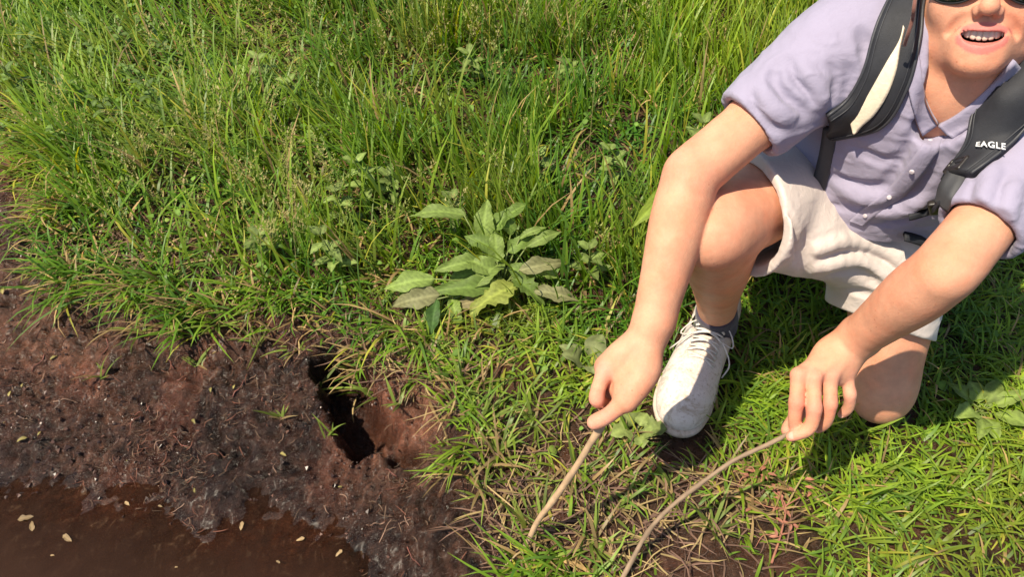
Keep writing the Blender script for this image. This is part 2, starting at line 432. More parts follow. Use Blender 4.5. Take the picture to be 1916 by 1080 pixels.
# lips round an open smile
UL = [Hd(-.0275, .0745, -.0655), Hd(-.016, .0890, -.0644), Hd(-.005, .0950, -.0630), Hd(0, .0950, -.0636), Hd(.005, .0950, -.0630), Hd(.016, .0890, -.0644), Hd(.0275, .0745, -.0655)]
LL = [Hd(-.0275, .0745, -.0665), Hd(-.018, .0868, -.0780), Hd(0, .0920, -.0845), Hd(.018, .0868, -.0780), Hd(.0275, .0745, -.0665)]
ULR = [.0008, .0016, .0021, .0019, .0021, .0016, .0008]; LLR = [.0010, .0030, .0046, .0030, .0010]
head += chain(UL, ULR, 19, .0035)
head += chain(LL, LLR, 17, .0035)
head += [Limb(Hd(-.012, .086, -.0965), Hd(.012, .086, -.0965), .004, .004, .010, 's')]
mouth_c = chain([Hd(-.0255, .0785, -.0662), Hd(-.014, .0890, -.0712), Hd(0, .094, -.0732), Hd(.014, .0890, -.0712), Hd(.0255, .0785, -.0662)], [.0014, .0062, .0076, .0062, .0014], 15, .002, op='s')
head += mouth_c + [Ell(Hd(0, .074, -.0715), HAX, (.024, .018, .0085), .002, 's')]
# ears
head += sides(lambda s: [Ell(Hd(s*.0775, -.012, -.008), (nrm(hx+.35*s*hy), hy, nrm(hz+.1*hy)), (.0065, .019, .031), .008), Ell(Hd(s*.086, -.006, -.008), HAX, (.006, .010, .017), .006, 's')])
NB = MID+TUP*.02-FWD*.005
neck = [Limb(Hd(0, -.028, -.04), NB, .052, .056, .03), Limb(Hd(.0, .005, -.075), NB+FWD*.030-TUP*.015, .028, .034, .03)]
neck += sides(lambda s: [Limb(Hd(s*.05, -.03, -.06), NB+FWD*.052+LAT*s*.012-TUP*.035, .013, .011, .02)])
PIT = NB+FWD*.058-TUP*.045
torso = chain([PEL, PEL*.6+MID*.4-FWD*.03, PEL*.25+MID*.75-FWD*.012, MID], [.118, .108, .118, .085], 13, .03, (FWD, .70))
torso += [Limb(RSH, NB, .05, .05, .04), Limb(LSH, NB, .05, .05, .04), Limb(PIT-TUP*.03-LAT*.05, PIT-TUP*.03+LAT*.05, .028, .028, .03), Ell(PIT, (LAT, FWD, TUP), (.009, .010, .010), .012, 's')]
def arm(sh, el, wr, side, back):
    """shoulder, elbow, wrist; back is the direction of the back of the forearm"""
    u = nrm(el-sh); w = nrm(wr-el); fl = nrm(np.cross(w, back)); dn = nrm(np.cross(fl, w))
    g = chain([sh, sh*.6+el*.4, sh*.2+el*.8, el], [.050, .042, .037, .037], 9, .015)
    g += chain([el, el*.72+wr*.28, el*.35+wr*.65, wr], [.037, .0415, .0335, .0270], 11, .015, (dn, .90))
    g += [Ell(el-nrm(u*-1+w)*0+nrm(u-w)*.010, (w, fl, dn), (.02, .024, .02), .02)]
    return g
def digit(P, R): return chain(P, R, len(P)*3, .004)
def hand(wr, el, mcp, fingers, thumb, dors):
    """five groups that all share the palm: fingers stay apart from each other and grow out of the palm"""
    w = nrm(wr-el); pc = np.mean(mcp, 0)*.55+wr*.45
    palm = [Limb(wr-w*.02, wr+(pc-wr)*.35, .0265, .027, .02, 'u', (dors, .78))]
    for m in mcp: palm.append(Limb(wr*.8+m*.2, m-dors*.003, .0165, .0110, .016))
    for m in mcp: palm.append(Limb(lerp_(wr, m, .38)+dors*.0125, lerp_(wr, m, .93)+dors*.0085, .0030, .0038, .006))
    palm.append(Ell(pc-dors*.006, (nrm(mcp[-1]-mcp[0]), nrm(np.cross(dors, mcp[-1]-mcp[0])), dors), (.034, .036, .016), .02))
    palm += chain([wr*.55+thumb[0]*.45, thumb[0], thumb[1]], [.016, .0175, .0135], 6, .018)
    out = [palm+digit(thumb[1:], [.0122, .0108, .0112, .0086][:len(thumb)-1])]
    for m, f, r in zip(mcp, fingers, (.0098, .0100, .0094, .0082)):
        P = [m]+list(f); g = palm+digit(P, [r*1.12, r*1.0, r*.92, r*.78]); g.append(Ell(m+dors*.0035, np.eye(3), (r*.95,)*3, .008)); g.append(Ell(f[0]+dors*.001, np.eye(3), (r*1.06,)*3, .006)); out.append(g)
    return out
R_MCP = [at(1130, 696, 1.128), at(1134, 690, 1.147), at(1143, 690, 1.166), at(1155, 694, 1.182)]
R_FIN = [[at(1116, 745, 1.130), at(1133, 757, 1.150), at(1152, 764, 1.156)], [at(1117, 740, 1.158), at(1136, 762, 1.172), at(1156, 770, 1.172)],
         [at(1126, 736, 1.178), at(1146, 754, 1.188), at(1164, 756, 1.182)], [at(1138, 732, 1.194), at(1156, 744, 1.200), at(1168, 742, 1.192)]]
R_TH = [at(1204, 698, 1.116), at(1170, 750, 1.116), at(1139, 777, 1.121), at(1112, 791, 1.130)]
L_MCP = [at(1494, 702, 1.168), at(1521, 709, 1.163), at(1553, 706, 1.172), at(1583, 697, 1.190)]
L_FIN = [[at(1490, 754, 1.160), at(1487, 786, 1.170), at(1489, 808, 1.184)], [at(1523, 766, 1.152), at(1514, 802, 1.160), at(1480, 818, 1.172)],
         [at(1553, 756, 1.164), at(1546, 788, 1.178), at(1530, 803, 1.196)], [at(1590, 738, 1.186), at(1588, 762, 1.198), at(1575, 776, 1.212)]]
L_TH = [at(1548, 688, 1.205), at(1508, 740, 1.212), at(1489, 782, 1.204), at(1475, 806, 1.190)]
def dorsal(wr, mcp):
    n = nrm(np.cross(mcp[-1]-mcp[0], np.mean(mcp, 0)-wr)); return n if n@(_C-wr) > 0 else -n
R_D = nrm(dorsal(RWR, R_MCP)); L_D = dorsal(LWR, L_MCP)
def leg(hip, kn, an, calfdir):
    g = chain([hip, hip*.55+kn*.45, kn*.85+hip*.15, kn], [.080, .072, .058, .054], 9, .02)
    g += chain([kn, kn*.7+an*.3+calfdir*.012, kn*.35+an*.65+calfdir*.006, an], [.051, .052, .036, .029], 11, .02)
    g += [Ell(kn+nrm(kn-hip)*.014-calfdir*.012, np.eye(3), (.038, .038, .038), .03)]
    return g
R_CALF = nrm(A(.5, .8, -.1)); L_CALF = A(0, 0, 1.)
R_ARM = arm(RSH, RELB, RWR, -1, R_D); L_ARM = arm(LSH, LELB, LWR, 1, L_D)
R_WEB = [Limb(lerp_(RWR, R_MCP[0], .6), R_TH[1], .016, .014, .02), Limb(R_MCP[1]+_F*.008, R_TH[1]+_F*.016, .014, .014, .01), Limb(R_MCP[2], R_FIN[1][1]+_F*.012, .014, .014, .01)]
BODY = [torso+neck+head, torso+R_ARM, torso+L_ARM]
BODY += [R_ARM[-12:]+R_WEB+g for g in hand(RWR, RELB, R_MCP, R_FIN, R_TH, R_D)] + [L_ARM[-12:]+g for g in hand(LWR, LELB, L_MCP, L_FIN, L_TH, L_D)]
pelv = [Ell(PEL, (PLAT, PFW, (0, 0, 1)), (.14, .10, .11), .03)]
R_LEG = leg(RHIP, RKNEE, RANK, R_CALF); L_LEG = leg(LHIP, LKNEE, LANK, L_CALF)
RTOE = A(.315, .755, .03); RHEEL = A(.425, .985, .03); LTOE = A(.835, 1.21, .02)
R_FOOT = [Limb(RANK, RHEEL+A(0, 0, .01), .034, .028, .02), Limb(RANK-A(0, 0, .03), RTOE, .034, .022, .02)]
L_FOOT = [Limb(LANK, LANK+A(.02, .05, .02), .034, .028, .02), Limb(LANK+A(.02, .05, .0), LTOE+A(-.03, -.03, .0), .03, .02, .02)]
BODY += [torso[:4]+pelv+R_LEG+R_FOOT, torso[:4]+pelv+L_LEG+L_FOOT]
bv, bf = mesh_sdf(BODY, VOX_BODY)
bv = relax(bv, bf, 2, .4)
# skin colour: lips, mouth, flushed knuckles, nose and knees
def near(P, pts, r):
    d = np.full(len(P), 9.)
    for q in pts: d = np.minimum(d, np.linalg.norm(P-q, axis=1))
    return np.clip(1-d/r, 0, 1)
SKIN = A(.63, .310, .195)
bc = np.tile(SKIN, (len(bv), 1))
def tint(w, c): 
    global bc
    bc = bc*(1-w[:, None])+np.asarray(c)*w[:, None]
tint(np.clip(near(bv, [Hd(s*.042, .07, -.034) for s in (-1, 1)]+[Hd(0, .108, -.036)], .04)*1.0, 0, .20), (.64, .27, .19))
tint(np.clip(near(bv, R_MCP+L_MCP+[f[0] for f in R_FIN+L_FIN]+[f[2] for f in R_FIN+L_FIN]+[R_TH[2], R_TH[3]], .022)*1.0, 0, .45), (.62, .26, .20))
tint(np.clip(near(bv, [RELB, RKNEE, LKNEE], .07)*.8, 0, .3), (.60, .27, .19))
lip = evp([chain(UL, ULR, 19), chain(LL, LLR, 17)], bv)
tint(np.clip((.0003-lip)/.0008, 0, 1)*.9, (.55, .17, .15))
inm = np.linalg.norm((bv-Hd(0, .074, -.0715))@np.array(HAX).T/np.array([.026, .0165, .0095]), axis=1)
tint(np.clip((1.03-inm)*14, 0, 1), (.10, .025, .022))
def skin_mat():
    m, n, l, b = new_mat('skin')
    a = n.new('ShaderNodeAttribute'); a.attribute_name = 'Col'; tc = n.new('ShaderNodeTexCoord'); co = tc.outputs['Object']
    t = noise_node(n, l, 30, 8, .72, co)
    mr = n.new('ShaderNodeMapRange'); mr.inputs['From Min'].default_value = .3; mr.inputs['From Max'].default_value = .7; mr.inputs['To Min'].default_value = .84; mr.inputs['To Max'].default_value = 1.12; l.new(t.outputs[0], mr.inputs[0])
    mx = n.new('ShaderNodeMix'); mx.data_type = 'RGBA'; mx.blend_type = 'MULTIPLY'; mx.inputs['Factor'].default_value = 1; l.new(a.outputs['Color'], mx.inputs[6]); l.new(mr.outputs[0], mx.inputs[7])
    fr = n.new('ShaderNodeTexVoronoi'); fr.inputs['Scale'].default_value = 95; l.new(co, fr.inputs['Vector'])
    fk = ramp(n, l, fr.outputs['Distance'], [(.05, (.78, .66, .58)), (.16, (1, 1, 1))]); fm = noise_node(n, l, 9, 3, .5, co); fr2 = ramp(n, l, fm.outputs[0], [(.5, (0, 0, 0)), (.62, (1, 1, 1))])
    mf = n.new('ShaderNodeMix'); mf.data_type = 'RGBA'; mf.blend_type = 'MULTIPLY'; l.new(fr2.outputs[0], mf.inputs['Factor']); l.new(mx.outputs[2], mf.inputs[6]); l.new(fk.outputs[0], mf.inputs[7])
    rd = noise_node(n, l, 16, 5, .6, co); rr_ = ramp(n, l, rd.outputs[0], [(.42, (1, 1, 1)), (.68, (1.06, .86, .80))]); m3 = n.new('ShaderNodeMix'); m3.data_type = 'RGBA'; m3.blend_type = 'MULTIPLY'; m3.inputs['Factor'].default_value = 1; l.new(mf.outputs[2], m3.inputs[6]); l.new(rr_.outputs[0], m3.inputs[7])
    l.new(m3.outputs[2], b.inputs['Base Color'])
    b.inputs['Roughness'].default_value = .60; b.inputs['Specular IOR Level'].default_value = .24
    b.inputs['Subsurface Weight'].default_value = .15; b.inputs['Subsurface Radius'].default_value = (.010, .0035, .0018); b.inputs['Subsurface Scale'].default_value = 1.0
    v = n.new('ShaderNodeTexVoronoi'); v.inputs['Scale'].default_value = 520; l.new(co, v.inputs['Vector'])
    b1 = bump(n, l, v.outputs['Distance'], .22, .0009, b)
    t2 = noise_node(n, l, 120, 5, .6, co); bump(n, l, t2.outputs[0], .22, .0025, b, b1)
    return m
M_SKIN = skin_mat()
body = put('body', bv, bf, M_SKIN, person, col=bc)
M_NAIL = simple_mat('nail', (.66, .36, .27), .28, .06, 200, 0, spec=.5)
def nail(dip, tip, r, toward):
    d = nrm(tip-dip); n = nrm(toward-d*(toward@d)); s = np.cross(d, n); c = lerp_(dip, tip, .86)+n*r*.72; V = []; F = []
    for i in range(9):
        for j in range(7):
            a = -1+2*i/8; q = -1+2*j/6; w = math.sqrt(max(0, 1-abs(a)**3)); V.append(c+d*a*.0060+s*q*w*.0052+n*(.0022-.0016*q*q*w-.0008*a*a))
    for i in range(8):
        for j in range(6): F.append((i*7+j, i*7+j+1, (i+1)*7+j+1, (i+1)*7+j))
    put('nail', V, F, M_NAIL, person)
for f_, r_ in zip(L_FIN, (.0098, .0100, .0094, .0082)): nail(f_[1], f_[2], r_*.85, nrm(_C-f_[2])+.2*_U)
nail(R_TH[2], R_TH[3], .0105, nrm(_C-R_TH[3])+.7*_U)

# ------------------------------------------------------------------ shirt
def lerp(a, b, t): return a*(1-t)+b*t
R_CUFF = lerp(RSH, RELB, .64); L_CUFF = lerp(LSH, LELB, .72)
RU = nrm(RELB-RSH); LU = nrm(LELB-LSH)
HEMP = at(1612, 424, 1.255)
sp = [PEL-TUP*.06, PEL+TUP*.05-FWD*.0, lerp(PEL, MID, .42)-FWD*.022, lerp(PEL, MID, .72)-FWD*.012, lerp(PEL, MID, .92)-FWD*.015]
shirt = chain(sp, [.166, .163, .160, .158, .12], 17, .04, (FWD, .72))
shirt += [Limb(lerp(PEL, MID, .45)+FWD*.05, lerp(PEL, MID, .05)+FWD*.075, .07, .07, .06)]
shirt += [Limb(NB-TUP*.005, RSH-TUP*.004, .058, .056, .05), Limb(NB-TUP*.005, LSH-TUP*.004, .058, .056, .05)]
shirt += chain([RSH, lerp(RSH, RELB, .3), lerp(RSH, RELB, .72)], [.062, .058, .051], 7, .03)
shirt += chain([LSH, lerp(LSH, LELB, .3), lerp(LSH, LELB, .80)], [.062, .056, .0485], 7, .03)
SHIRT0 = [list(shirt)]
# creases and ridges of the cloth
def folds(groups, g, rows):
    for uv, r, h, op in rows: fold(SHIRT0 if groups is None else groups, g, uv, r, h, op)
RIDGE = []
folds(None, shirt, [
    ([(1445, 155), (1470, 185), (1500, 205)], .010, .005, 'u'), ([(1452, 122), (1448, 160), (1480, 190), (1510, 215)], .008, .007, 's'),
    ([(1475, 115), (1500, 150), (1530, 185)], .008, .005, 's'), ([(1500, 120), (1530, 160), (1545, 190)], .009, .004, 'u'),
    ([(1405, 175), (1425, 215), (1455, 245)], .009, .005, 's'), ([(1425, 165), (1450, 205), (1480, 225)], .010, .005, 'u'),
    ([(1560, 120), (1570, 150), (1560, 185)], .008, .004, 's'), ([(1585, 120), (1590, 150), (1580, 180)], .008, .004, 's'), ([(1612, 60), (1622, 85), (1618, 110)], .008, .005, 's'),
    ([(1600, 275), (1650, 300), (1690, 300)], .012, .004, 's'), ([(1560, 330), (1610, 350), (1660, 350)], .011, .006, 's'), ([(1570, 352), (1620, 372), (1680, 372)], .012, .007, 'u'),
    ([(1560, 385), (1610, 392), (1660, 385), (1720, 360)], .010, .006, 's'), ([(1640, 400), (1690, 395), (1735, 370)], .012, .008, 'u'), ([(1650, 420), (1700, 410), (1745, 385)], .009, .007, 's'),
    ([(1700, 260), (1690, 300), (1660, 340)], .010, .004, 's'), ([(1735, 265), (1715, 310), (1690, 350)], .012, .004, 'u'), ([(1765, 270), (1745, 320), (1710, 360)], .009, .005, 's'),
    ([(1880, 330), (1860, 380), (1850, 440)], .009, .006, 's'), ([(1900, 340), (1885, 390), (1870, 440)], .010, .005, 'u'), ([(1835, 340), (1822, 380), (1815, 425)], .010, .003, 's'), ([(1860, 310), (1845, 350), (1835, 400)], .010, .004, 'u')])
# cuffs cut square and hollow, hem, neck opening
def square(p, d, r, L=.09): 
    n1 = nrm(np.cross(d, A(.2, .5, .8))); n2 = np.cross(d, n1); return Box(p+d*L, (d, n1, n2), (L, r, r), .002, .003, 's')
shirt += [square(R_CUFF, RU, .09, .05), square(L_CUFF, LU, .09, .05), Limb(R_CUFF-RU*.03, R_CUFF+RU*.05, .0465, .0465, .003, 's'), Limb(L_CUFF-LU*.03, L_CUFF+LU*.05, .0445, .0445, .003, 's')]
shirt += [Half(HEMP, -TUP*.9+LAT*.10-FWD*.10, .004)]
shirt += [Limb(PIT+TUP*.03+FWD*.03-LAT*.005, Hd(0, .03, -.10), .030, .06, .012, 's'), Limb(NB-TUP*.02, Hd(0, -.02, -.04), .061, .064, .008, 's'), Limb(PIT+FWD*.01+TUP*.005, PIT+FWD*.02+TUP*.06+LAT*.0, .012, .045, .010, 's'), Limb(PIT+FWD*.03-TUP*.015, PIT+FWD*.03+TUP*.03, .004, .03, .006, 's')]
SHIRT = [shirt]
sv, sf = largest(*mesh_sdf(SHIRT, VOX_CLOTH)); sv = relax(sv, sf, 2, .5)
sn = vert_normals(sv, sf)
q_ = 1-np.abs(fbm(sv*A(15, 22, 30)+2.1, 3, 5))*2.4; wr_ = np.clip(q_, 0, 1)**2*.0018 + fbm(sv*60, 2, 9)*.0005
sv = sv+sn*wr_[:, None]
def cloth_mat(name, c, rough=.85, weave=900, var=.06):
    m, n, l, b = new_mat(name)
    tc = n.new('ShaderNodeTexCoord'); co = tc.outputs['Object']
    t = noise_node(n, l, 14, 6, .6, co); c = np.array(c)
    r = ramp(n, l, t.outputs[0], [(.3, tuple(c*(1-var))), (.7, tuple(c*(1+var)))]); l.new(r.outputs[0], b.inputs['Base Color'])
    b.inputs['Roughness'].default_value = rough; b.inputs['Specular IOR Level'].default_value = .25; b.inputs['Sheen Weight'].default_value = .15
    t2 = noise_node(n, l, 45, 5, .65, co, .6); b1 = bump(n, l, t2.outputs[0], .35, .006, b)
    t3 = noise_node(n, l, weave, 2, .5, co); bump(n, l, t3.outputs[0], .18, .0012, b, b1)
    return m
M_SHIRT = cloth_mat('lavender_cotton', (.300, .272, .365))
shirt_o = put('shirt', sv, sf, M_SHIRT, person)
# ------------------------------------------------------------------ shorts
RT = nrm(RKNEE-RHIP); LT = nrm(LKNEE-LHIP)
R_HEM = lerp(RHIP, RKNEE, .73)-A(0, 0, .012); L_HEM = lerp(LHIP, LKNEE, .60)+A(-.008, -.004, 0)
LTC = nrm(LT*.85+A(-.35, -.15, .0))
shorts = [Ell(PEL+A(0, 0, .0), (PLAT, PFW, (0, 0, 1)), (.165, .128, .135), .04), Limb(PEL-PFW*.02-PLAT*.05, PEL-PFW*.02+PLAT*.05, .125, .125, .04)]
shorts += chain([RHIP, lerp(RHIP, RKNEE, .4)-A(0, 0, .008), lerp(RHIP, RKNEE, .86)-A(0, 0, .014)], [.100, .092, .088], 9, .035)
shorts += chain([LHIP, lerp(LHIP, LKNEE, .4)+A(-.016, 0, 0), lerp(LHIP, LKNEE, .84)+A(-.022, 0, 0)], [.100, .084, .080], 9, .035)
shorts += [Limb(PEL+PFW*.01-A(0, 0, .06), at(1513, 452, 1.275), .075, .045, .05), Limb(at(1513, 452, 1.275), lerp(LHIP, LKNEE, .3), .045, .07, .05)]
SH0 = [list(shorts)]
for uv, r, h, op in [([(1530, 488), (1600, 470), (1660, 490), (1690, 515)], .010, .007, 's'), ([(1520, 470), (1590, 450), (1660, 468), (1700, 500)], .012, .006, 'u'), ([(1535, 505), (1600, 490), (1650, 512), (1680, 540)], .012, .006, 'u'),
        ([(1540, 520), (1600, 508), (1640, 530)], .010, .004, 's'), ([(1505, 440), (1508, 480), (1506, 520)], .010, .007, 's'), ([(1470, 390), (1488, 440), (1490, 490)], .009, .007, 's'), ([(1455, 375), (1472, 430), (1475, 490)], .010, .006, 'u'), ([(1440, 360), (1455, 420), (1452, 480)], .010, .004, 's'), ([(1545, 545), (1600, 545), (1650, 560)], .012, .003, 's')]:
    fold(SH0, shorts, uv, r, h, op)
shorts += [square(at(1426, 405, 1.19)+_F*.05, nrm(RT*.42-_R*.85), .17, .10), square(L_HEM, LTC, .14, .07), Limb(R_HEM-RT*.07, R_HEM+RT*.10, .081, .0835, .003, 's'), Limb(L_HEM-LT*.06-A(.014, 0, 0), L_HEM+LT*.10-A(.014, 0, 0), .0745, .076, .003, 's')]
SHORTS = [shorts]
tv, tf = largest(*mesh_sdf(SHORTS, VOX_CLOTH)); tv = relax(tv, tf, 2, .5); tn = vert_normals(tv, tf)
q_ = 1-np.abs(fbm(tv*A(20, 16, 24)+5, 3, 15))*2.4; tv = tv+tn*(np.clip(q_, 0, 1)**2*.0009+fbm(tv*50, 2, 16)*.0003)[:, None]
M_SHORTS = cloth_mat('cream_cotton', (.60, .52, .475))
shorts_o = put('shorts', tv, tf, M_SHORTS, person)
SHB = [shirt, BODY[0]]
M_WHITE = simple_mat('button_white', (.52, .47, .50), .35, .03, 80, 0)
# ------------------------------------------------------------------ collar, placket, buttons, pocket edge
for le, ri in (([(1719, 80), (1723, 120), (1733, 180), (1757, 229)], [(1700, 92), (1700, 140), (1708, 200), (1728, 250)]),
               ([(1757, 230), (1795, 208), (1845, 165), (1893, 108)], [(1786, 262), (1820, 236), (1868, 192), (1912, 132)])):
    V, F, _, _ = patch(SHB, le, ri, 8, 26, .003, .0035, 0, 8); put('collar_leaf', V, F, M_SHIRT, shirt_o)
V, F, top, N = patch([shirt], [(1742, 240), (1712, 290), (1670, 345), (1610, 395), (1590, 412)], [(1772, 248), (1742, 300), (1698, 358), (1636, 405), (1616, 422)], 6, 40, .0012, .0022, 0, 3)
put('placket', V, F, M_SHIRT, shirt_o)
for u, v in ((1740, 268), (1708, 318), (1664, 368), (1622, 402)):
    P, Nn = onto([shirt], [(u, v)]); P = P[0]+Nn[0]*.0045; n = Nn[0]; a = nrm(np.cross(n, A(0, 0, 1))); b = np.cross(n, a)
    rings = [(0.0, .0012), (.0022, .0016), (.0032, .0013), (.0036, .0006), (.0035, -.001)]; VV = []; FF = []; sg = 14
    for r, h in rings[1:]:
        for k in range(sg): VV.append(P+r*(math.cos(k*2*math.pi/sg)*a+math.sin(k*2*math.pi/sg)*b)+n*h)
    VV.append(P+n*.0012); c0 = len(VV)-1
    for i in range(3):
        for k in range(sg): FF.append((i*sg+k, i*sg+(k+1) % sg, (i+1)*sg+(k+1) % sg, (i+1)*sg+k))
    for k in range(sg): FF.append((c0, (k+1) % sg, k))
    put('button', VV, FF, M_WHITE, shirt_o)
# ------------------------------------------------------------------ teeth
def teeth():
    V = []; F = []; n = 65; rows = 7
    for i in range(n):
        x = -.0262+.0524*i/(n-1); w = .0068; k = (x/w) % 1.0; g = abs(k-.5)*2     # 0 mid tooth, 1 gap
        yy = .0900-21*x*x; zt = -.0615; zb = -.0762+10*x*x+.0022*g**4
        for j in range(rows):
            t = j/(rows-1); z = zt*(1-t)+zb*t
            V.append(Hd(x, yy-.0022*g**5-.0012*t*t*t, z))
    for i in range(n-1):
        for j in range(rows-1): F.append((i*rows+j, (i+1)*rows+j, (i+1)*rows+j+1, i*rows+j+1))
    m = len(V)
    for v in list(V): V.append(v-hy*.004)
    F += [tuple(q+m for q in f[::-1]) for f in F]
    for i in range(n-1): F.append((i*rows+rows-1, (i+1)*rows+rows-1, m+(i+1)*rows+rows-1, m+i*rows+rows-1))
    return V, F
V, F = teeth(); put('teeth', V, F, simple_mat('tooth_enamel', (.60, .51, .41), .4, .04, 200, 0, spec=.5), person)
# ------------------------------------------------------------------ hair under the hat
hair = [Ell(Hd(0, -.018, .036), HAX, (.078, .097, .086), .01), Limb(Hd(-.071, .012, .0), Hd(-.067, .016, -.028), .007, .004, .01), Limb(Hd(.071, .012, .0), Hd(.067, .016, -.028), .007, .004, .01),
        Limb(Hd(-.05, -.07, .0), Hd(.05, -.07, .0), .03, .03, .03), Limb(Hd(-.045, -.075, -.045), Hd(.045, -.075, -.045), .022, .022, .03),
        Box(Hd(0, .10, -.01), HAX, (.06, .065, .075), .03, .02, 's')] + [Ell(Hd(s*.078, -.012, -.01), HAX, (.02, .018, .026), .006, 's') for s in (-1, 1)]
V, F = mesh_sdf([hair], .003); N = vert_normals(V, F); V = V+N*(fbm(((V-_o)@np.array(HAX).T)*A(160, 160, 24), 3, 3)*.004)[:, None]
put('hair', V, F, simple_mat('brown_hair', (.10, .055, .03), .5, .35, 90, .4, .003, 400), person)
# ------------------------------------------------------------------ sunglasses
glasses = empty('sunglasses', tuple(Hd(0, .09, -.005)))
tag(glasses, 'dark sunglasses with thin black rims worn by the crouching person', 'sunglasses')
def blackish(name, c=(.012, .012, .013), r=.3): return simple_mat(name, c, r, .2, 60, 0, spec=.5)
M_RIM = blackish('rim_black', (.015, .012, .010), .35)
m_, n_, l_, b_ = new_mat('lens_green'); b_.inputs['Base Color'].default_value = (.012, .022, .014, 1); b_.inputs['Roughness'].default_value = .06; b_.inputs['Specular IOR Level'].default_value = .8; M_LENS = m_
def lens_outline(s, n=36, sc=1.0):
    out = []
    for k in range(n):
        a = 2*math.pi*k/n; ca, sa = math.cos(a), math.sin(a)
        x = abs(ca)**.85*math.copysign(.029, ca); z = abs(sa)**.85*math.copysign(.0225, sa)
        if sa < 0: x = x*(1-.12*abs(sa))+s*.004*abs(sa)
        out.append((s*.0385+x*sc, -.0115+z*sc))
    return out
for s in (-1, 1):
    o = lens_outline(s); yy = lambda x, z: .0935-5.5*x*x+.0
    V = [Hd(x, yy(x, z), z) for x, z in o]+[Hd(x, yy(x, z)-.002, z) for x, z in o]; n = len(o)
    c = [np.mean([q for q in V[:n]], 0)+hy*.0035, np.mean(V[n:], 0)]; V += c
    F = [(k, (k+1) % n, 2*n) for k in range(n)]+[(n+(k+1) % n, n+k, 2*n+1) for k in range(n)]+[((k+1) % n, k, n+k, n+(k+1) % n) for k in range(n)]
    put('lens', V, F, M_LENS, glasses)
    P = [Hd(x, yy(x, z)-.001, z) for x, z in o]; P = P+P[:2]
    V, F = tube_mesh(P, .0015, 6, up=hy, cap=False); put('rim', V, F, M_RIM, glasses)
    V, F = tube_mesh(catmull([Hd(s*.066, .068, .002), Hd(s*.075, .04, .004), Hd(s*.078, -.005, .002), Hd(s*.078, -.03, -.012)], 14), .0022, 8); put('temple_arm', V, F, M_RIM, glasses)
V, F = tube_mesh(catmull([Hd(-.0115, .092, .0), Hd(0, .0965, .004), Hd(.0115, .092, .0)], 9), .0018, 8); put('bridge', V, F, M_RIM, glasses)
# ------------------------------------------------------------------ hat with its chin cord
hat = empty('hat', tuple(Hd(0, -.01, .06)))
tag(hat, 'reddish brown wide-brimmed hat on the crouching person with a thin hanging cord', 'hat')
M_HAT = simple_mat('brown_felt', (.16, .062, .045), .8, .18, 50, .5, .002, 500, sheen=.2)
def hat_mesh():
    prof = [(1.78, 0), (1.55, .2), (1.28, .55), (1.06, .92), (1.02, 1.0), (1.0, 1.6), (.97, 2.6), (.88, 3.4), (.62, 3.75), (.3, 3.7), (.02, 3.6)]
    V = []; F = []; sg = 56
    for side in (0, 1):
        for r, h in prof:
            for k in range(sg):
                a = 2*math.pi*k/sg; ca, sa = math.cos(a), math.sin(a)
                droop = .040+.030*ca*ca - .012*max(sa, 0)
                z = .050+(h-1)*droop if h < 1 else .050+(h-1)*.032
                rr = (1+(r-1)*(1-min(.93, .95*max(sa+.3, 0)**.4)) if r > 1.03 else r)-(.035 if side else 0)*1
                V.append(Hd(rr*.0805*ca*(1 if r < 1.05 else 1.0), -.012+rr*.102*sa, z-(.004 if side else 0)))
    m = len(prof)
    for side in (0, 1):
        for i in range(m-1):
            for k in range(sg):
                f = (side*m*sg+i*sg+k, side*m*sg+i*sg+(k+1) % sg, side*m*sg+(i+1)*sg+(k+1) % sg, side*m*sg+(i+1)*sg+k); F.append(f if not side else f[::-1])
    for k in range(sg): F.append((k, m*sg+k, m*sg+(k+1) % sg, (k+1) % sg))
    return V, F
V, F = hat_mesh(); put('crown_and_brim', V, F, M_HAT, hat)
V, F = tube_mesh(catmull([Hd(-.085, .02, .03), at(1712, 0, .93), at(1707, 35, .945), at(1699, 62, .955), at(1692, 84, .975)], 24), .0024, 7); put('chin_cord', V, F, M_HAT, hat)
# ------------------------------------------------------------------ backpack
pack = empty('backpack', tuple(lerp(PEL, MID, .5)-FWD*.2))
tag(pack, 'black backpack on the crouching person with padded shoulder straps and white lettering', 'backpack')
M_PACK = simple_mat('black_nylon', (.020, .021, .026), .62, .3, 40, .5, .0012, 900, spec=.35)
M_WEB = simple_mat('grey_webbing', (.045, .046, .050), .6, .2, 60, .5, .001, 700)
bc_ = lerp(PEL, MID, .62)-FWD*.225
bagp = [Box(bc_, (LAT, FWD, TUP), (.155, .085, .225), .05, .03), Box(bc_-FWD*.075-TUP*.06, (LAT, FWD, TUP), (.12, .035, .13), .03, .02), Limb(bc_+TUP*.215-LAT*.11, bc_+TUP*.215+LAT*.11, .05, .05, .04)]
V, F = mesh_sdf([bagp], .005); N = vert_normals(V, F); V = V+N*(fbm(V*18, 3, 31)*.006)[:, None]; put('bag', V, F, M_PACK, pack)
V, F = tube_mesh(catmull([bc_+TUP*.24-LAT*.04-FWD*-.06, bc_+TUP*.285+FWD*.06, bc_+TUP*.24+LAT*.04+FWD*.06], 12), .009, 8); put('grab_handle', V, F, M_WEB, pack)
V, F, T_R, N_R = patch([shirt], [(1678, -42), (1668, -10), (1642, 42), (1622, 110), (1586, 172), (1540, 208)], [(1748, -20), (1728, 12), (1723, 75), (1702, 160), (1656, 232), (1566, 257)], 12, 40, .004, .015, .5, 12)
st_r = put('shoulder_strap', V, F, M_PACK, pack)
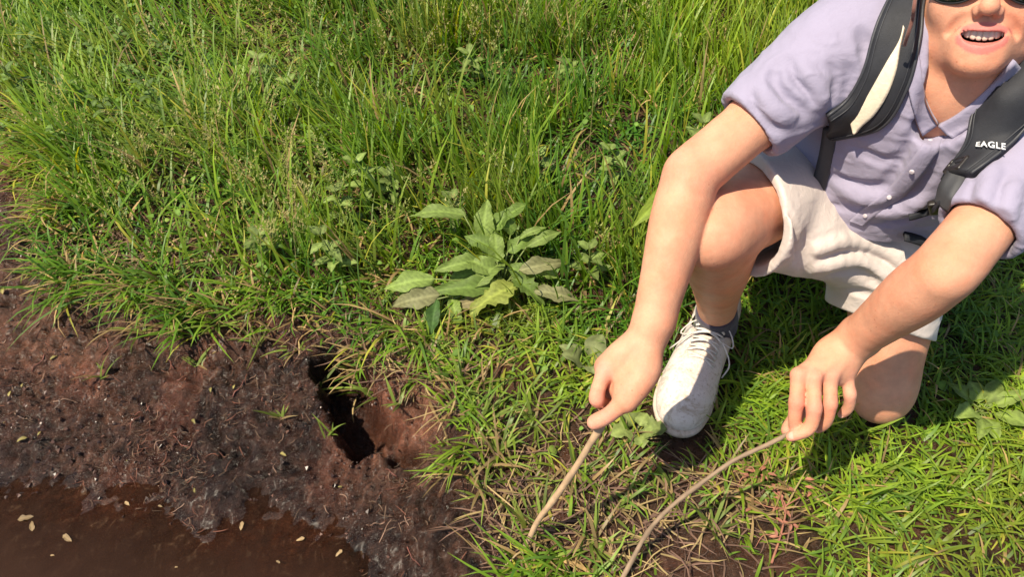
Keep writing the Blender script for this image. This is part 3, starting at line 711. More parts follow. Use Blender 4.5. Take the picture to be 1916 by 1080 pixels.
V, F, T_L, N_L = patch([shirt], [(1925, 40), (1893, 105), (1862, 160), (1832, 212), (1812, 262), (1796, 308), (1778, 338)], [(2010, 60), (1965, 110), (1942, 175), (1922, 225), (1900, 270), (1856, 312), (1826, 334)], 12, 40, .004, .015, .5, 12)
st_l = put('shoulder_strap', V, F, M_PACK, pack)
M_PIPE = simple_mat('strap_piping', (.035, .036, .042), .5, .2, 60, .3, .001, 900)
for T_, N_, par in ((T_R, N_R, st_r), (T_L, N_L, st_l)):
    for j, inn in ((0, 0), (11, 0), (1, 1), (10, 1)):
        V, F = tube_mesh(T_[:, j]+N_[:, j]*(.0004 if inn else -.0010), .0008 if inn else .0024, 6); put('stitching' if inn else 'piping', V, F, M_PIPE, par)
def strip(uv, w, off, th, name, mat, par, groups=None):
    uv = catmull(np.c_[np.asarray(uv, float), np.zeros(len(uv))], 14)[:, :2]; T = np.gradient(uv, axis=0); T /= np.linalg.norm(T, axis=1)[:, None]; Nn = np.c_[-T[:, 1], T[:, 0]]
    V, F, t, n = patch(groups or [shirt], uv-Nn*w/2, uv+Nn*w/2, 4, 22, off, th, 0, 16); return put(name, V, F, mat, par), t, n
strip([(1560, 236), (1552, 285), (1538, 340), (1528, 372)], 25, .006, .003, 'webbing', M_WEB, pack)
strip([(1808, 318), (1788, 348), (1764, 378)], 34, .006, .004, 'webbing', M_WEB, pack)
strip([(1700, 400), (1740, 392), (1772, 372)], 9, .006, .003, 'webbing', M_PACK, pack)
strip([(1690, 432), (1716, 440), (1742, 452)], 9, .012, .003, 'webbing', M_PACK, pack)
def buckle(u, v, w, h, ang, off, groups=None):
    P, n = onto(groups or [shirt], [(u, v)]); P = P[0]+n[0]*off; n = n[0]; up = nrm(_U*math.cos(ang)+_R*math.sin(ang)); up = nrm(up-n*(up@n)); x = np.cross(up, n)
    g = [Box(P, (x, up, n), (w, h, .005), .003, .002), Box(P+up*h*.45+n*.003, (x, up, n), (w*.7, .0028, .006), .001, .001, 's'), Box(P-up*h*.1+n*.003, (x, up, n), (w*.7, .0028, .006), .001, .001, 's')]
    V, F = mesh_sdf([g], .0015); put('buckle', V, F, M_RIM, pack)
buckle(1522, 370, .015, .022, .35, .012); buckle(1762, 374, .015, .018, .7, .012); buckle(1806, 322, .019, .012, .75, .014)
# white lettering printed on the strap
cu = bpy.data.curves.new('lettering', 'FONT'); cu.body = 'EAGLE'; cu.size = 1; cu.align_x = 'CENTER'; cu.align_y = 'CENTER'; cu.extrude = .012; cu.space_character = 1.12; cu.offset = .012
to = bpy.data.objects.new('lettering', cu); COL.objects.link(to)
dg = bpy.context.evaluated_depsgraph_get(); tm = bpy.data.meshes.new_from_object(to.evaluated_get(dg)); bpy.data.objects.remove(to)
tv_ = np.empty(len(tm.vertices)*3); tm.vertices.foreach_get('co', tv_); tv_ = tv_.reshape(-1, 3); tf_ = [tuple(p.vertices) for p in tm.polygons]
pos = T_L.reshape(-1, 3); nn = N_L.reshape(-1, 3)
ctr_px = np.array([1856, 276])
sc_ = .0375/(tv_[:, 0].max()-tv_[:, 0].min()); ang = math.radians(8); out = []
def px_of(P): q = P-_C; d = q@_F; return np.stack([958+FPX*(q@_R)/d, 540-FPX*(q@_U)/d], -1)
pp = px_of(pos)
for x, y, z in tv_:
    x *= 1.25*sc_*.8; y *= sc_*.95
    p = ctr_px+FPX/1.0*np.array([x*math.cos(ang)+y*math.sin(ang)*.0+0, -y+x*math.sin(ang)])
    w = 1/(((pp-p)**2).sum(1)+4)**2; q = (pos*w[:, None]).sum(0)/w.sum(); n = nrm((nn*w[:, None]).sum(0))
    r = nrm(sight(*p)); t = ((q-_C)@n)/(r@n); out.append(_C+r*t+n*(.0050+.0006*z/.012))
put('lettering', out, tf_, simple_mat('print_white', (.78, .78, .78), .6, .03, 80, 0), st_l, smooth=False)
# ------------------------------------------------------------------ pale strip over the strap
class Sheet:
    def __init__(s, top): s.p = top.reshape(-1, 3)
V, F, _, _ = patch([shirt], [(1694, 56), (1688, 80), (1668, 112), (1645, 150), (1622, 190), (1607, 214), (1611, 238)], [(1697, 60), (1690, 92), (1684, 130), (1670, 170), (1648, 205), (1626, 226), (1614, 240)], 8, 30, .021, .0025, .6, 12)
fe = put('feather', V, F, simple_mat('pale_vane', (.74, .64, .48), .7, .12, 120, .4, .002, 260), None, base=V.mean(0)); tag(fe, 'pale cream feather-shaped strip lying over the dark backpack strap', 'feather')
ncp, ncn = onto(SHB, [(1733, 165), (1736, 185), (1746, 208), (1757, 227)]); V, F = tube_mesh(catmull(ncp+ncn*.0075, 18), .0011, 6); put('neck_cord', V, F, M_HAT, person)
# ------------------------------------------------------------------ shoes and socks
def shoe_mat(name, base, rough):
    m, n, l, b = new_mat(name); tc = n.new('ShaderNodeTexCoord'); co = tc.outputs['Object']; c = np.array(base)
    t = noise_node(n, l, 22, 8, .72, co, .8); r = ramp(n, l, t.outputs[0], [(.36, tuple(c*A(.62, .55, .46))), (.47, tuple(c*A(.92, .9, .87))), (.60, tuple(c))])
    t4 = noise_node(n, l, 130, 5, .7, co); r4 = ramp(n, l, t4.outputs[0], [(.34, (.62, .54, .46)), (.46, (1, 1, 1))]); mx = n.new('ShaderNodeMix'); mx.data_type = 'RGBA'; mx.blend_type = 'MULTIPLY'; mx.inputs['Factor'].default_value = .8; l.new(r.outputs[0], mx.inputs[6]); l.new(r4.outputs[0], mx.inputs[7]); l.new(mx.outputs[2], b.inputs['Base Color'])
    b.inputs['Roughness'].default_value = rough; t2 = noise_node(n, l, 70, 6, .7, co, 1.5); b1 = bump(n, l, t2.outputs[0], .5, .004, b); t3 = noise_node(n, l, 500, 3, .6, co); bump(n, l, t3.outputs[0], .25, .001, b, b1)
    return m
M_SHOE = shoe_mat('white_leather', (.66, .57, .51), .6)
M_SOLE = shoe_mat('rubber_sole', (.56, .46, .37), .7)
M_SOCK = cloth_mat('mauve_sock', (.055, .045, .062), .95, 700, .25)
M_LACE = simple_mat('lace_white', (.58, .51, .45), .85, .25, 90, .4, .001, 600)
def shoe(heel, toe, up, ank, shin, detail):
    """heel, toe: ends of the sole on its underside; up: away from the sole"""
    d = nrm(toe-heel); up = nrm(up-d*(up@d)); s = np.cross(d, up); L = np.linalg.norm(toe-heel)
    Q = lambda a, b, c: heel+d*a*L+s*b+up*c
    ow = [(.09, .0, .035), (.25, .0, .038), (.45, .003, .041), (.66, .004, .050), (.84, .002, .048), (.93, -.002, .035)]
    sole = []
    for a, b, r in ow: pass
    sole += chain([Q(a, b, .018) for a, b, r in ow], [r for a, b, r in ow], 15, .01, (up, .55))
    sole += [Half(heel+up*.001, -up, .004), Half(heel+up*.026+d*0, up, .006)]
    upper = chain([Q(.10, 0, .045), Q(.28, 0, .052), Q(.45, .002, .050), Q(.62, .004, .040), Q(.78, .003, .033), Q(.90, 0, .026)], [.035, .037, .039, .042, .0435, .035], 19, .02)
    upper += chain([Q(.13, 0, .055), Q(.12, 0, .085), Q(.10, 0, .112)], [.034, .034, .024], 6, .02) + [Limb(Q(.40, 0, .075), Q(.27, 0, .118), .026, .020, .02, 'u', (s, 1.25))]
    upper += [Limb(ank-(ank-Q(.22, 0, .03))*.6, ank+shin*.10, .041, .042, .006, 's'), Half(heel+up*.014, -up, .004)]
    if detail:
        for k in range(6): upper.append(Ell(Q(.34-.018*k, .012*math.sin(k*2.4), .100+.006*k), (d, s, up), (.008, .013, .007), .008))
        upper.append(Ell(Q(.86, .002, .035), (d, s, up), (.05, .046, .034), .010))
        for a_ in (.60, .645, .69): upper += chain([Q(a_, -.040, .050), Q(a_+.012, -.015, .076), Q(a_+.008, .015, .077), Q(a_-.004, .042, .050)], [.0016]*4, 9, .004, op='s')
        upper += chain([Q(.74, -.046, .030), Q(.765, -.022, .064), Q(.77, .0, .070), Q(.765, .024, .064), Q(.74, .050, .030)], [.0016]*5, 12, .003, op='s')
        upper += chain([Q(.50, -.046, .03), Q(.40, -.042, .055), Q(.36, -.036, .08)], [.0016]*3, 8, .003, op='s')+chain([Q(.50, .048, .03), Q(.40, .044, .055), Q(.36, .038, .08)], [.0016]*3, 8, .003, op='s')
        for b in (-.031, .033): upper += chain([Q(.74, b*.9, .055), Q(.55, b, .066), Q(.38, b*.95, .085)], [.004, .005, .004], 8, .006)
    e = empty_part = None
    V, F = mesh_sdf([upper], .0024 if detail else .004); V = relax(V, F, 1, .4)
    so_ = put('shoe', V, F, M_SHOE, person)
    V2, F2 = mesh_sdf([sole], .003 if detail else .005); put('sole', V2, F2, M_SOLE, so_)
    if detail:
        for k in range(6):
            a = .67-.052*k; c = .0795+.0072*k
            for sg in (-1, 1):
                pts = [Q(a, sg*.028, c-.004), Q(a-.010, sg*.012, c+.0065), Q(a-.024, -sg*.010, c+.0085), Q(a-.036, -sg*.027, c-.001)]
                V3, F3 = tube_mesh(catmull(pts, 10), .0030, 6, up=up, flat=.45); put('lace', V3, F3, M_LACE, so_)
        for pts in ([(.42, 0, .108), (.46, -.03, .102), (.52, -.055, .07), (.58, -.05, .045)], [(.42, 0, .108), (.47, .03, .105), (.54, .055, .075), (.50, .062, .045)], [(.42, 0, .108), (.36, -.03, .112), (.44, -.05, .09), (.42, 0, .106)], [(.42, 0, .108), (.38, .03, .114), (.46, .05, .09), (.42, 0, .106)]):
            V3, F3 = tube_mesh(catmull([Q(*q) for q in pts], 16), .0015, 6); put('lace', V3, F3, M_LACE, so_)
    return so_
R_HE = A(.432, 1.005, .0); R_TO = A(.307, .735, .0)
shoe(R_HE, R_TO, A(0, 0, 1), RANK, nrm(RKNEE-RANK), True)
shoe(A(.79, 1.16, .155), A(.90, 1.40, .085), A(.05, .2, -1), LANK+A(.01, .03, 0), nrm(LKNEE-LANK), False)
def sock(an, kn, ft, a0, a1):
    w = nrm(kn-an); g = chain([ft, an-w*.01, an+w*a1*.5, an+w*a1], [.036, .0375, .0345, .035], 9, .012)
    g += [Box(an+w*(a1+.04), (w, nrm(np.cross(w, A(0, 1, 0))), nrm(np.cross(w, np.cross(w, A(0, 1, 0))))), (.04, .07, .07), .001, .003, 's')]
    V, F = mesh_sdf([g], .003); N = vert_normals(V, F); V = V+N*(fbm(V*A(120, 120, 30), 2, 4)*.0012)[:, None]; put('sock', V, F, M_SOCK, person)
sock(RANK, RKNEE, RANK-A(.01, .02, .045), 0, .066); sock(LANK, LKNEE, LANK+A(.02, .06, .0), 0, .06)
# ------------------------------------------------------------------ ground: meadow, muddy bank, boot hole, puddle
ZW = -.075
def poly_dist(P, L):
    """distance of points P (n,2) to polyline L and the side (+ left of travel)"""
    best = np.full(len(P), 1e9); sd = np.zeros(len(P))
    for a, b in zip(L[:-1], L[1:]):
        d = b-a; h = np.clip(((P-a)@d)/(d@d), 0, 1); q = P-(a+h[:, None]*d); r = np.linalg.norm(q, axis=1)
        c = d[0]*q[:, 1]-d[1]*q[:, 0]; m = r < best; best[m] = r[m]; sd[m] = c[m]
    return best, sd
def inside(P, poly):
    x, y = P[:, 0], P[:, 1]; r = np.zeros(len(P), bool); j = len(poly)-1
    for i in range(len(poly)):
        xi, yi = poly[i]; xj, yj = poly[j]
        with np.errstate(divide='ignore', invalid='ignore'): c = ((yi > y) != (yj > y)) & (x < (xj-xi)*(y-yi)/(yj-yi)+xi)
        r ^= c; j = i
    return r
EDGE = np.array([ground_at(u, v)[:2] for u, v in [(-500, 40), (-150, 160), (-20, 225), (52, 300), (75, 380), (70, 450), (105, 522), (200, 575), (340, 590), (470, 600), (570, 625), (650, 640), (760, 690), (830, 780), (880, 850), (915, 930), (960, 1010), (985, 1080), (1000, 1250)]])
WEDGE = np.array([ground_at(u, v, ZW)[:2] for u, v in [(-500, 800), (-120, 900), (0, 935), (120, 950), (240, 955), (330, 960), (400, 985), (470, 960), (540, 985), (620, 1000), (680, 1040), (720, 1090), (760, 1250)]])
EDGE = np.vstack([[-6, EDGE[0, 1]+1.0], EDGE, [EDGE[-1, 0]+.25, -1.5]]); WEDGE = np.vstack([[-6, WEDGE[0, 1]+.4], WEDGE, [WEDGE[-1, 0]+.1, -1.5]])
MUDP = np.vstack([EDGE, [[-6, -1.5]]]); WATP = np.vstack([WEDGE, [[-6, -1.5]]])
HOLE = [ground_at(u, v)[:2] for u, v in [(628, 668), (646, 728), (684, 792)]]; PIT2 = ground_at(752, 838)[:2]
def mud_depth(P):
    """signed: metres inside the mud (+) or inside the meadow (-)"""
    d, _ = poly_dist(P, EDGE); d = d + 0; return np.where(inside(P, MUDP), d, -d)
def height(P, fine=True):
    P = np.asarray(P, float); n = len(P)
    wob = fbm(P*7, 3, 41)*.03
    s1 = mud_depth(P)+wob; d2, _ = poly_dist(P, WEDGE); inw = inside(P, WATP); s2 = np.where(inw, -d2, d2)
    t = np.clip(s1, 0, None)/(np.clip(s1, 0, None)+np.clip(s2, 1e-4, None)); t = t**.8
    h = np.where(s1 <= 0, .012*fbm(P*5, 3, 3)+.004, 0)
    mud = np.where(inw, ZW-.20*d2, ZW*t)
    k = np.clip(s1/.03, 0, 1); k = k*k*(3-2*k)
    h = h*(1-k)+mud*k-.012*k*(1-t)
    near = np.clip(1-np.abs(s1)/.9, 0, 1)
    k2 = np.clip((s1+.14)/.12, 0, 1)
    f1 = fbm(P*11, 4, 21); f2 = 1-np.abs(fbm(P*A(34, 26), 3, 23))*2; f3 = fbm(P*95, 2, 25)
    amp = np.where(inw, .30, np.clip(.30+s2/.14, 0, 1.0))
    h = h+k2*amp*(.016*f1+.012*fbm(P*5.5, 3, 29)+.015*(f2-.55)+.0060*f3+.0022*fbm(P*200, 2, 27))
    # shallow lumps and cracks
    c = np.abs(fbm(P*A(15, 9)+7.3, 3, 57)); h = h-k2*amp*.012*np.clip(1-c/.05, 0, 1)
    # boot hole: steep on the left, crumbled slope on the right
    q = np.full(n, 9.); sd = np.zeros(n)
    for a, b in zip(HOLE[:-1], HOLE[1:]):
        d = b-a; u = np.clip(((P-a)@d)/(d@d), 0, 1); w = P-(a+u[:, None]*d); r = np.linalg.norm(w, axis=1); m = r < q; q[m] = r[m]; sd[m] = (d[0]*w[:, 1]-d[1]*w[:, 0])[m]/np.linalg.norm(d)
    q = q+.022*fbm(P*19, 4, 61)+.004*fbm(P*70, 2, 62)
    wid = .022+.040*np.clip(sd/.05, 0, 1); kk = np.clip((.056+.010*np.clip(sd/.05, 0, 1)-q)/wid, 0, 1)
    h = h-.125*kk*kk*(3-2*kk)*(1+.25*fbm(P*16, 3, 66))+.010*np.clip(1-np.abs(q-.060)/.022, 0, 1)*(1+.8*fbm(P*30, 3, 64))
    q = np.linalg.norm((P-ground_at(722, 735)[:2])*A(1, .8), axis=1)+.012*fbm(P*25, 3, 69); h = h+.022*np.clip((.055-q)/.025, 0, 1)*np.clip(q*0+1, 0, 1)
    q = np.linalg.norm((P-PIT2)*A(.8, 1.5), axis=1)+.014*fbm(P*30, 3, 63); kk = np.clip((.036-q)/.02, 0, 1); h = h-.055*kk*kk*(3-2*kk)
    return h
def axis_pts(lo, hi, step, far_lo, far_hi):
    mid = np.arange(lo, hi+step, step); out = [mid]; g = step; x = lo; L = []
    while x > far_lo: g *= 1.35; x -= g; L.append(x)
    g = step; x = mid[-1]; Rr = []
    while x < far_hi: g *= 1.35; x += g; Rr.append(x)
    return np.concatenate([L[::-1], mid, Rr])
gx = axis_pts(-1.25, 1.25, .0062, -80, 80); gy = axis_pts(.30, 1.95, .0062, -60, 120)
GX, GY = np.meshgrid(gx, gy, indexing='ij'); GP = np.stack([GX.ravel(), GY.ravel()], 1)
gz = height(GP); far = np.clip((np.linalg.norm(GP-A(0, 1), axis=1)-4)/10, 0, 1); gz = gz*(1-far)
i = np.arange(len(gx)-1)[:, None]*len(gy)+np.arange(len(gy)-1)[None]; i = i.ravel()
GF = np.stack([i, i+len(gy), i+len(gy)+1, i+1], 1)
# soil colour: bands of fibre, reddish and pale silt, wet near the water
s1 = mud_depth(GP); wet = np.clip(1-(gz-ZW)/.048, 0, 1)
f = fbm(GP*A(18, 12), 4, 71)[:, None]; g2 = fbm(GP*60, 3, 73)[:, None]; r2 = np.clip(fbm(GP*9, 3, 77)*2, 0, 1)[:, None]
g3 = fbm(GP*170, 2, 79)[:, None]
gc = A(.082, .0365, .0215)*(1+.6*f+.6*g2+.5*g3)+r2*A(.040, .008, .004)+np.clip(g2*.6+g3*.6-.22, 0, 1)*A(.17, .098, .070)
gc = np.where((s1 > -.05)[:, None], gc, gc*A(.62, .66, .62)); dw, _ = poly_dist(GP, WEDGE); wet2 = np.maximum(wet, np.exp(-dw/.085)); big = np.clip(1+1.1*fbm(GP*A(5, 4)+3, 3, 83), .58, 1.6)[:, None]
gc = np.where((s1 > -.05)[:, None], gc*big, gc)*(1-.50*wet2[:, None]); gc = np.clip(gc, .004, 1)
def soil_mat():
    m, n, l, b = new_mat('wet_soil'); tc = n.new('ShaderNodeTexCoord'); co = tc.outputs['Object']
    a = n.new('ShaderNodeAttribute'); a.attribute_name = 'Col'
    mp = n.new('ShaderNodeMapping'); mp.inputs['Scale'].default_value = (1.0, 2.2, 1.0); mp.inputs['Rotation'].default_value = (0, 0, .5); l.new(co, mp.inputs[0])
    t = noise_node(n, l, 170, 6, .7, mp.outputs[0], 1.2)
    r = ramp(n, l, t.outputs[0], [(.3, (.40, .38, .36)), (.52, (1, 1, 1)), (.70, (2.0, 1.85, 1.75))])
    mx = n.new('ShaderNodeMix'); mx.data_type = 'RGBA'; mx.blend_type = 'MULTIPLY'; mx.inputs['Factor'].default_value = 1
    l.new(a.outputs['Color'], mx.inputs[6]); l.new(r.outputs[0], mx.inputs[7]); l.new(mx.outputs[2], b.inputs['Base Color'])
    t2 = noise_node(n, l, 60, 5, .65, co); rr = n.new('ShaderNodeMapRange'); rr.inputs['From Min'].default_value = .35; rr.inputs['From Max'].default_value = .65; rr.inputs['To Min'].default_value = .10; rr.inputs['To Max'].default_value = .44
    l.new(t2.outputs[0], rr.inputs[0]); l.new(rr.outputs[0], b.inputs['Roughness']); b.inputs['Specular IOR Level'].default_value = .38
    b.inputs['Coat Weight'].default_value = .035; b.inputs['Coat Roughness'].default_value = .24
    b1 = bump(n, l, t.outputs[0], 1.0, .007, b); t3 = noise_node(n, l, 420, 4, .7, co); bump(n, l, t3.outputs[0], .7, .0025, b, b1)
    return m
ground = put('ground', np.c_[GP, gz], GF, soil_mat(), col=gc); tag(ground, kind='structure')
# muddy water: murk grows with the depth of the water
wx = np.concatenate([np.linspace(-6, -1.35, 12), np.arange(-1.3, .35, .011)]); wy = np.concatenate([np.linspace(-1.5, .2, 8), np.arange(.24, 1.35, .011)])
WX, WY = np.meshgrid(wx, wy, indexing='ij'); WP = np.stack([WX.ravel(), WY.ravel()], 1); wd = np.clip(ZW-height(WP), 0, None)
i = (np.arange(len(wx)-1)[:, None]*len(wy)+np.arange(len(wy)-1)[None]).ravel(); WF = np.stack([i, i+len(wy), i+len(wy)+1, i+1], 1)
dd, _ = poly_dist(WP, WEDGE); keepv = inside(WP, WATP) | (dd < .06); WF = WF[keepv[WF].all(1)]
used = np.unique(WF); remap = np.full(len(WP), -1); remap[used] = np.arange(len(used)); WF = remap[WF]
water = put('muddy_water', np.c_[WP[used], np.full(len(used), ZW)], WF, None); tag(water, kind='structure')
at_ = water.data.attributes.new('depth', 'FLOAT', 'POINT'); at_.data.foreach_set('value', wd[used].astype(np.float32))
m, n, l, b = new_mat('murky_water'); a = n.new('ShaderNodeAttribute'); a.attribute_name = 'depth'
tc = n.new('ShaderNodeTexCoord'); t = noise_node(n, l, 7, 4, .5, tc.outputs['Object']); r = ramp(n, l, t.outputs[0], [(.3, (.026, .0115, .0048)), (.7, (.036, .0165, .0072))]); l.new(r.outputs[0], b.inputs['Base Color'])
b.inputs['Roughness'].default_value = .06; b.inputs['IOR'].default_value = 1.33
t2 = noise_node(n, l, 22, 3, .5, tc.outputs['Object']); bump(n, l, t2.outputs[0], .06, .01, b)
e = n.new('ShaderNodeMath'); e.operation = 'MULTIPLY'; e.inputs[1].default_value = -55; l.new(a.outputs['Fac'], e.inputs[0])
e2 = n.new('ShaderNodeMath'); e2.operation = 'EXPONENT'; l.new(e.outputs[0], e2.inputs[0])
tr = n.new('ShaderNodeBsdfTransparent'); tr.inputs[0].default_value = (.80, .64, .52, 1); mx = n.new('ShaderNodeMixShader')
e3 = n.new('ShaderNodeMath'); e3.operation = 'MULTIPLY'; e3.inputs[1].default_value = .9; l.new(e2.outputs[0], e3.inputs[0])
l.new(e3.outputs[0], mx.inputs[0]); l.new(b.outputs[0], mx.inputs[1]); l.new(tr.outputs[0], mx.inputs[2]); l.new(mx.outputs[0], n['Material Output'].inputs[0])
water.data.materials.append(m)
# ------------------------------------------------------------------ vegetation
M_GRASS = attr_mat('grass_blade', .42, .46, .32)
M_LEAF = attr_mat('broad_leaf', .6, .28, .25, nscale=120)
M_DRY = attr_mat('dry_straw', .75, .20, .2)
def px_of_ground(P):
    q = np.c_[P, np.zeros(len(P))]-_C; d = q@_F; d = np.maximum(d, .05); return 958+FPX*(q@_R)/d, 540-FPX*(q@_U)/d
def blades(base, L, w, phi, th0, kap, tw, c0, c1, seg=4):
    """grass blades as tapered curved strips; th0 start tilt from upright, kap bend, phi direction of lean"""
    N = len(base); t = (np.arange(seg)+.5)/seg
    th = np.clip(th0[:, None]+kap[:, None]*t[None]**1.3, -2.4, 2.6); st = L[:, None]/seg
    ph = phi[:, None]+tw[:, None]*t[None]*.7
    dx = np.sin(th)*np.cos(ph)*st; dy = np.sin(th)*np.sin(ph)*st; dz = np.cos(th)*st
    D = np.stack([dx, dy, dz], -1); P = np.concatenate([base[:, None], base[:, None]+np.cumsum(D, 1)], 1)
    # blades that bend down rest on the ground
    P[..., 2] = np.maximum(P[..., 2], base[:, None, 2]+.003)
    tt = np.linspace(0, 1, seg+1); prof = np.array([.75, 1, .92, .62, .06]) if seg == 4 else np.clip(np.minimum(.7+tt*2, (1-tt)*1.9+.05), 0, 1)
    pw = phi[:, None]+tw[:, None]*tt[None]; W = np.stack([-np.sin(pw), np.cos(pw), np.zeros_like(pw)], -1)*(w[:, None]*prof[None]*.5)[..., None]
    V = np.stack([P-W, P+W], 2).reshape(N, -1, 3)
    k = (np.arange(seg)*2)[:, None]+np.array([0, 1, 3, 2])[None]
    F = (np.arange(N)*(2*(seg+1)))[:, None, None]+k[None]
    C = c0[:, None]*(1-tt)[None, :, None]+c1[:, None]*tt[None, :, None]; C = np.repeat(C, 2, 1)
    return V.reshape(-1, 3), F.reshape(-1, 4), C.reshape(-1, 3)
def merge(ls):
    V = []; F = []; C = []; o = 0
    for v, f, c in ls: V.append(v); F.append(f+o); C.append(c); o += len(v)
    return np.vstack(V), np.vstack(F), np.vstack(C)
def hat_(u, pts): xs, ys = zip(*pts); return np.interp(u, xs, ys)
g = RNG
def scatter(n, x0, x1, y0, y1): return np.stack([g.uniform(x0, x1, n), g.uniform(y0, y1, n)], 1)
def clear_of(P, spots):
    k = np.ones(len(P), bool)
    for c, r in spots: k &= np.linalg.norm(P-np.asarray(c)[:2], axis=1) > r
    return k
GREEN = A(.068, .185, .016); LIME = A(.245, .365, .032); OLIVE = A(.205, .235, .038); STRAW = A(.42, .31, .14); BLUEG = A(.075, .180, .048); YEL = A(.38, .38, .055)
def colours(P, yel, dry):
    """own colour of each plant: patches of species plus individual variation"""
    n = len(P); f = fbm(P*3.2, 3, 91); f2 = fbm(P*9, 3, 93); r = g.random(n)
    a = np.clip(.42+.55*f+.5*f2+.30*(r-.5)+yel, 0, 1)[:, None]
    c = GREEN*(1-a)+LIME*a
    b = np.clip(fbm(P*6+4, 2, 95)*1.2+.25*(g.random(n)-.5), 0, .6)[:, None]; c = c*(1-b)+OLIVE*b
    m = (g.random(n) < .22)[:, None]; c = np.where(m, c*.5+BLUEG*.5, c)
    m = (g.random(n) < dry)[:, None]; q = g.random(n)[:, None]; c = np.where(m, STRAW*(.45+.7*q)+A(.03, .0, .0)*q, c)
    m = (g.random(n) < .05)[:, None]; c = np.where(m, YEL, c)
    yy = np.clip(np.asarray(yel)*np.ones(n)-.22, 0, 1)[:, None]*.8; c = c*(1-yy)+A(.34, .38, .035)*yy
    return c*(.68+.62*g.random(n))[:, None]
SPOTS = [(R_TO, .07), (lerp(R_TO, R_HE, .35), .075), (lerp(R_TO, R_HE, .7), .07), (R_HE, .06), (LKNEE, .055)]
def zone_tall(u, v):
    """height of the meadow there: 0 short trodden turf, 1 tall grass"""
    lim = hat_(u, [(-400, 120), (-50, 190), (40, 260), (130, 400), (230, 520), (360, 575), (560, 600), (660, 590), (760, 540), (900, 560), (1050, 625), (1180, 690), (1270, 650), (1330, 590), (1500, 560), (1700, 520), (1900, 470), (2400, 420)])
    return np.clip((lim-v)/90, 0, 1)
layers = []
def put_grass(P, Lf, wf, phif, thf, kapf, yel, dry, name, mat, label=None, seg=4):
    z = height(P); B = np.c_[P, z-.004]; n = len(P)
    c = colours(P, yel, dry); dark = .62
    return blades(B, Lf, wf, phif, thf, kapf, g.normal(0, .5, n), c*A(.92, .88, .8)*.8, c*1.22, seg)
# --- tall grass
P = scatter(105000, -2.6, 2.7, .25, 3.7); u, v = px_of_ground(P)
inf = (u > -160) & (u < 2080) & (v > -330) & (v < 1250)
tall = zone_tall(u, v); md = mud_depth(P)
cl = fbm(P*6.5, 3, 101)
keep = (g.random(len(P)) < np.where(inf, 1, .30)*np.clip(tall*1.2-.05, 0, 1)*np.clip(.52+1.9*cl, .04, 1)) & (md < -.02-.04*g.random(len(P))) & clear_of(P, SPOTS)
P = P[keep]; u, v, tall, md, cl = u[keep], v[keep], tall[keep], md[keep], cl[keep]; n = len(P)
left = np.clip((900-u)/600, 0, 1)*np.clip((650-v)/300, 0, 1)
cf = fbm(P*5, 2, 111); cp = fbm(P*7, 2, 113)
L = (.085+.11*g.random(n)**1.3+.05*cl)*(.45+.55*tall)*np.clip(1+.5*fbm(P*4, 2, 117), .6, 1.4)*(1+.25*left)
L *= 1-.35*np.clip((u-1480)/200, 0, 1)*np.clip((v-150)/200, 0, 1)
phi = np.where(g.random(n) < .30, g.uniform(-math.pi, math.pi, n), math.pi*(.80+.5*cf)+g.normal(0, .7, n)-1.2*(1-left)*cp)
th0 = np.abs(.16+.30*left+g.normal(0, .20, n)+.2*cp); kap = np.clip(.35+.9*g.random(n)**2+.3*left, 0, 2.2)
yel = .55*np.clip((u-1050)/450, 0, 1)*np.clip((420-v)/300, 0, 1)-.12*left
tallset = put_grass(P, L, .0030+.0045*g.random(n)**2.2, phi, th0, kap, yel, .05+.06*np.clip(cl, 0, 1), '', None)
# --- understorey
P = scatter(56000, -2.2, 2.3, .25, 3.0); u, v = px_of_ground(P); md = mud_depth(P); inf = (u > -160) & (u < 2080) & (v > -200) & (v < 1250); tall = zone_tall(u, v)
keep = (g.random(len(P)) < np.where(inf, 1, .25)*np.clip(tall, 0, 1)*.8) & (md < -.02) & clear_of(P, SPOTS); P = P[keep]; n = len(P)
L = .035+.075*g.random(n); phi = g.uniform(-math.pi, math.pi, n)
under = put_grass(P, L, .0035+.004*g.random(n), phi, .5+.5*g.random(n), .5+1.2*g.random(n), -.2, .16, '', None, seg=4)
# --- long wide blades that stand out of the mass
P = scatter(12000, -2.4, 2.5, .6, 3.2); u, v = px_of_ground(P); md = mud_depth(P); tall = zone_tall(u, v); cl = fbm(P*4.5, 3, 141)
keep = (g.random(len(P)) < np.clip(tall*1.1, 0, 1)*np.clip(.45+1.8*cl, .05, 1)) & (md < -.05) & clear_of(P, SPOTS) & ~((u > 1400) & (v > 250)); P = P[keep]; u, v, cl = u[keep], v[keep], cl[keep]; n = len(P)
left = np.clip((950-u)/600, 0, 1)
L = (.13+.13*g.random(n)); phi = math.pi*(.78+.35*fbm(P*4, 2, 143))+g.normal(0, .55, n)+(1-left)*g.normal(0, 1.2, n); th0 = np.abs(.15+.38*left+g.normal(0, .15, n)); kap = .3+.8*g.random(n)**1.5
longset = put_grass(P, L, .0045+.0035*g.random(n), phi, th0, kap, .18+.4*np.clip((u-1050)/450, 0, 1)*np.clip((420-v)/300, 0, 1), .04, '', None)
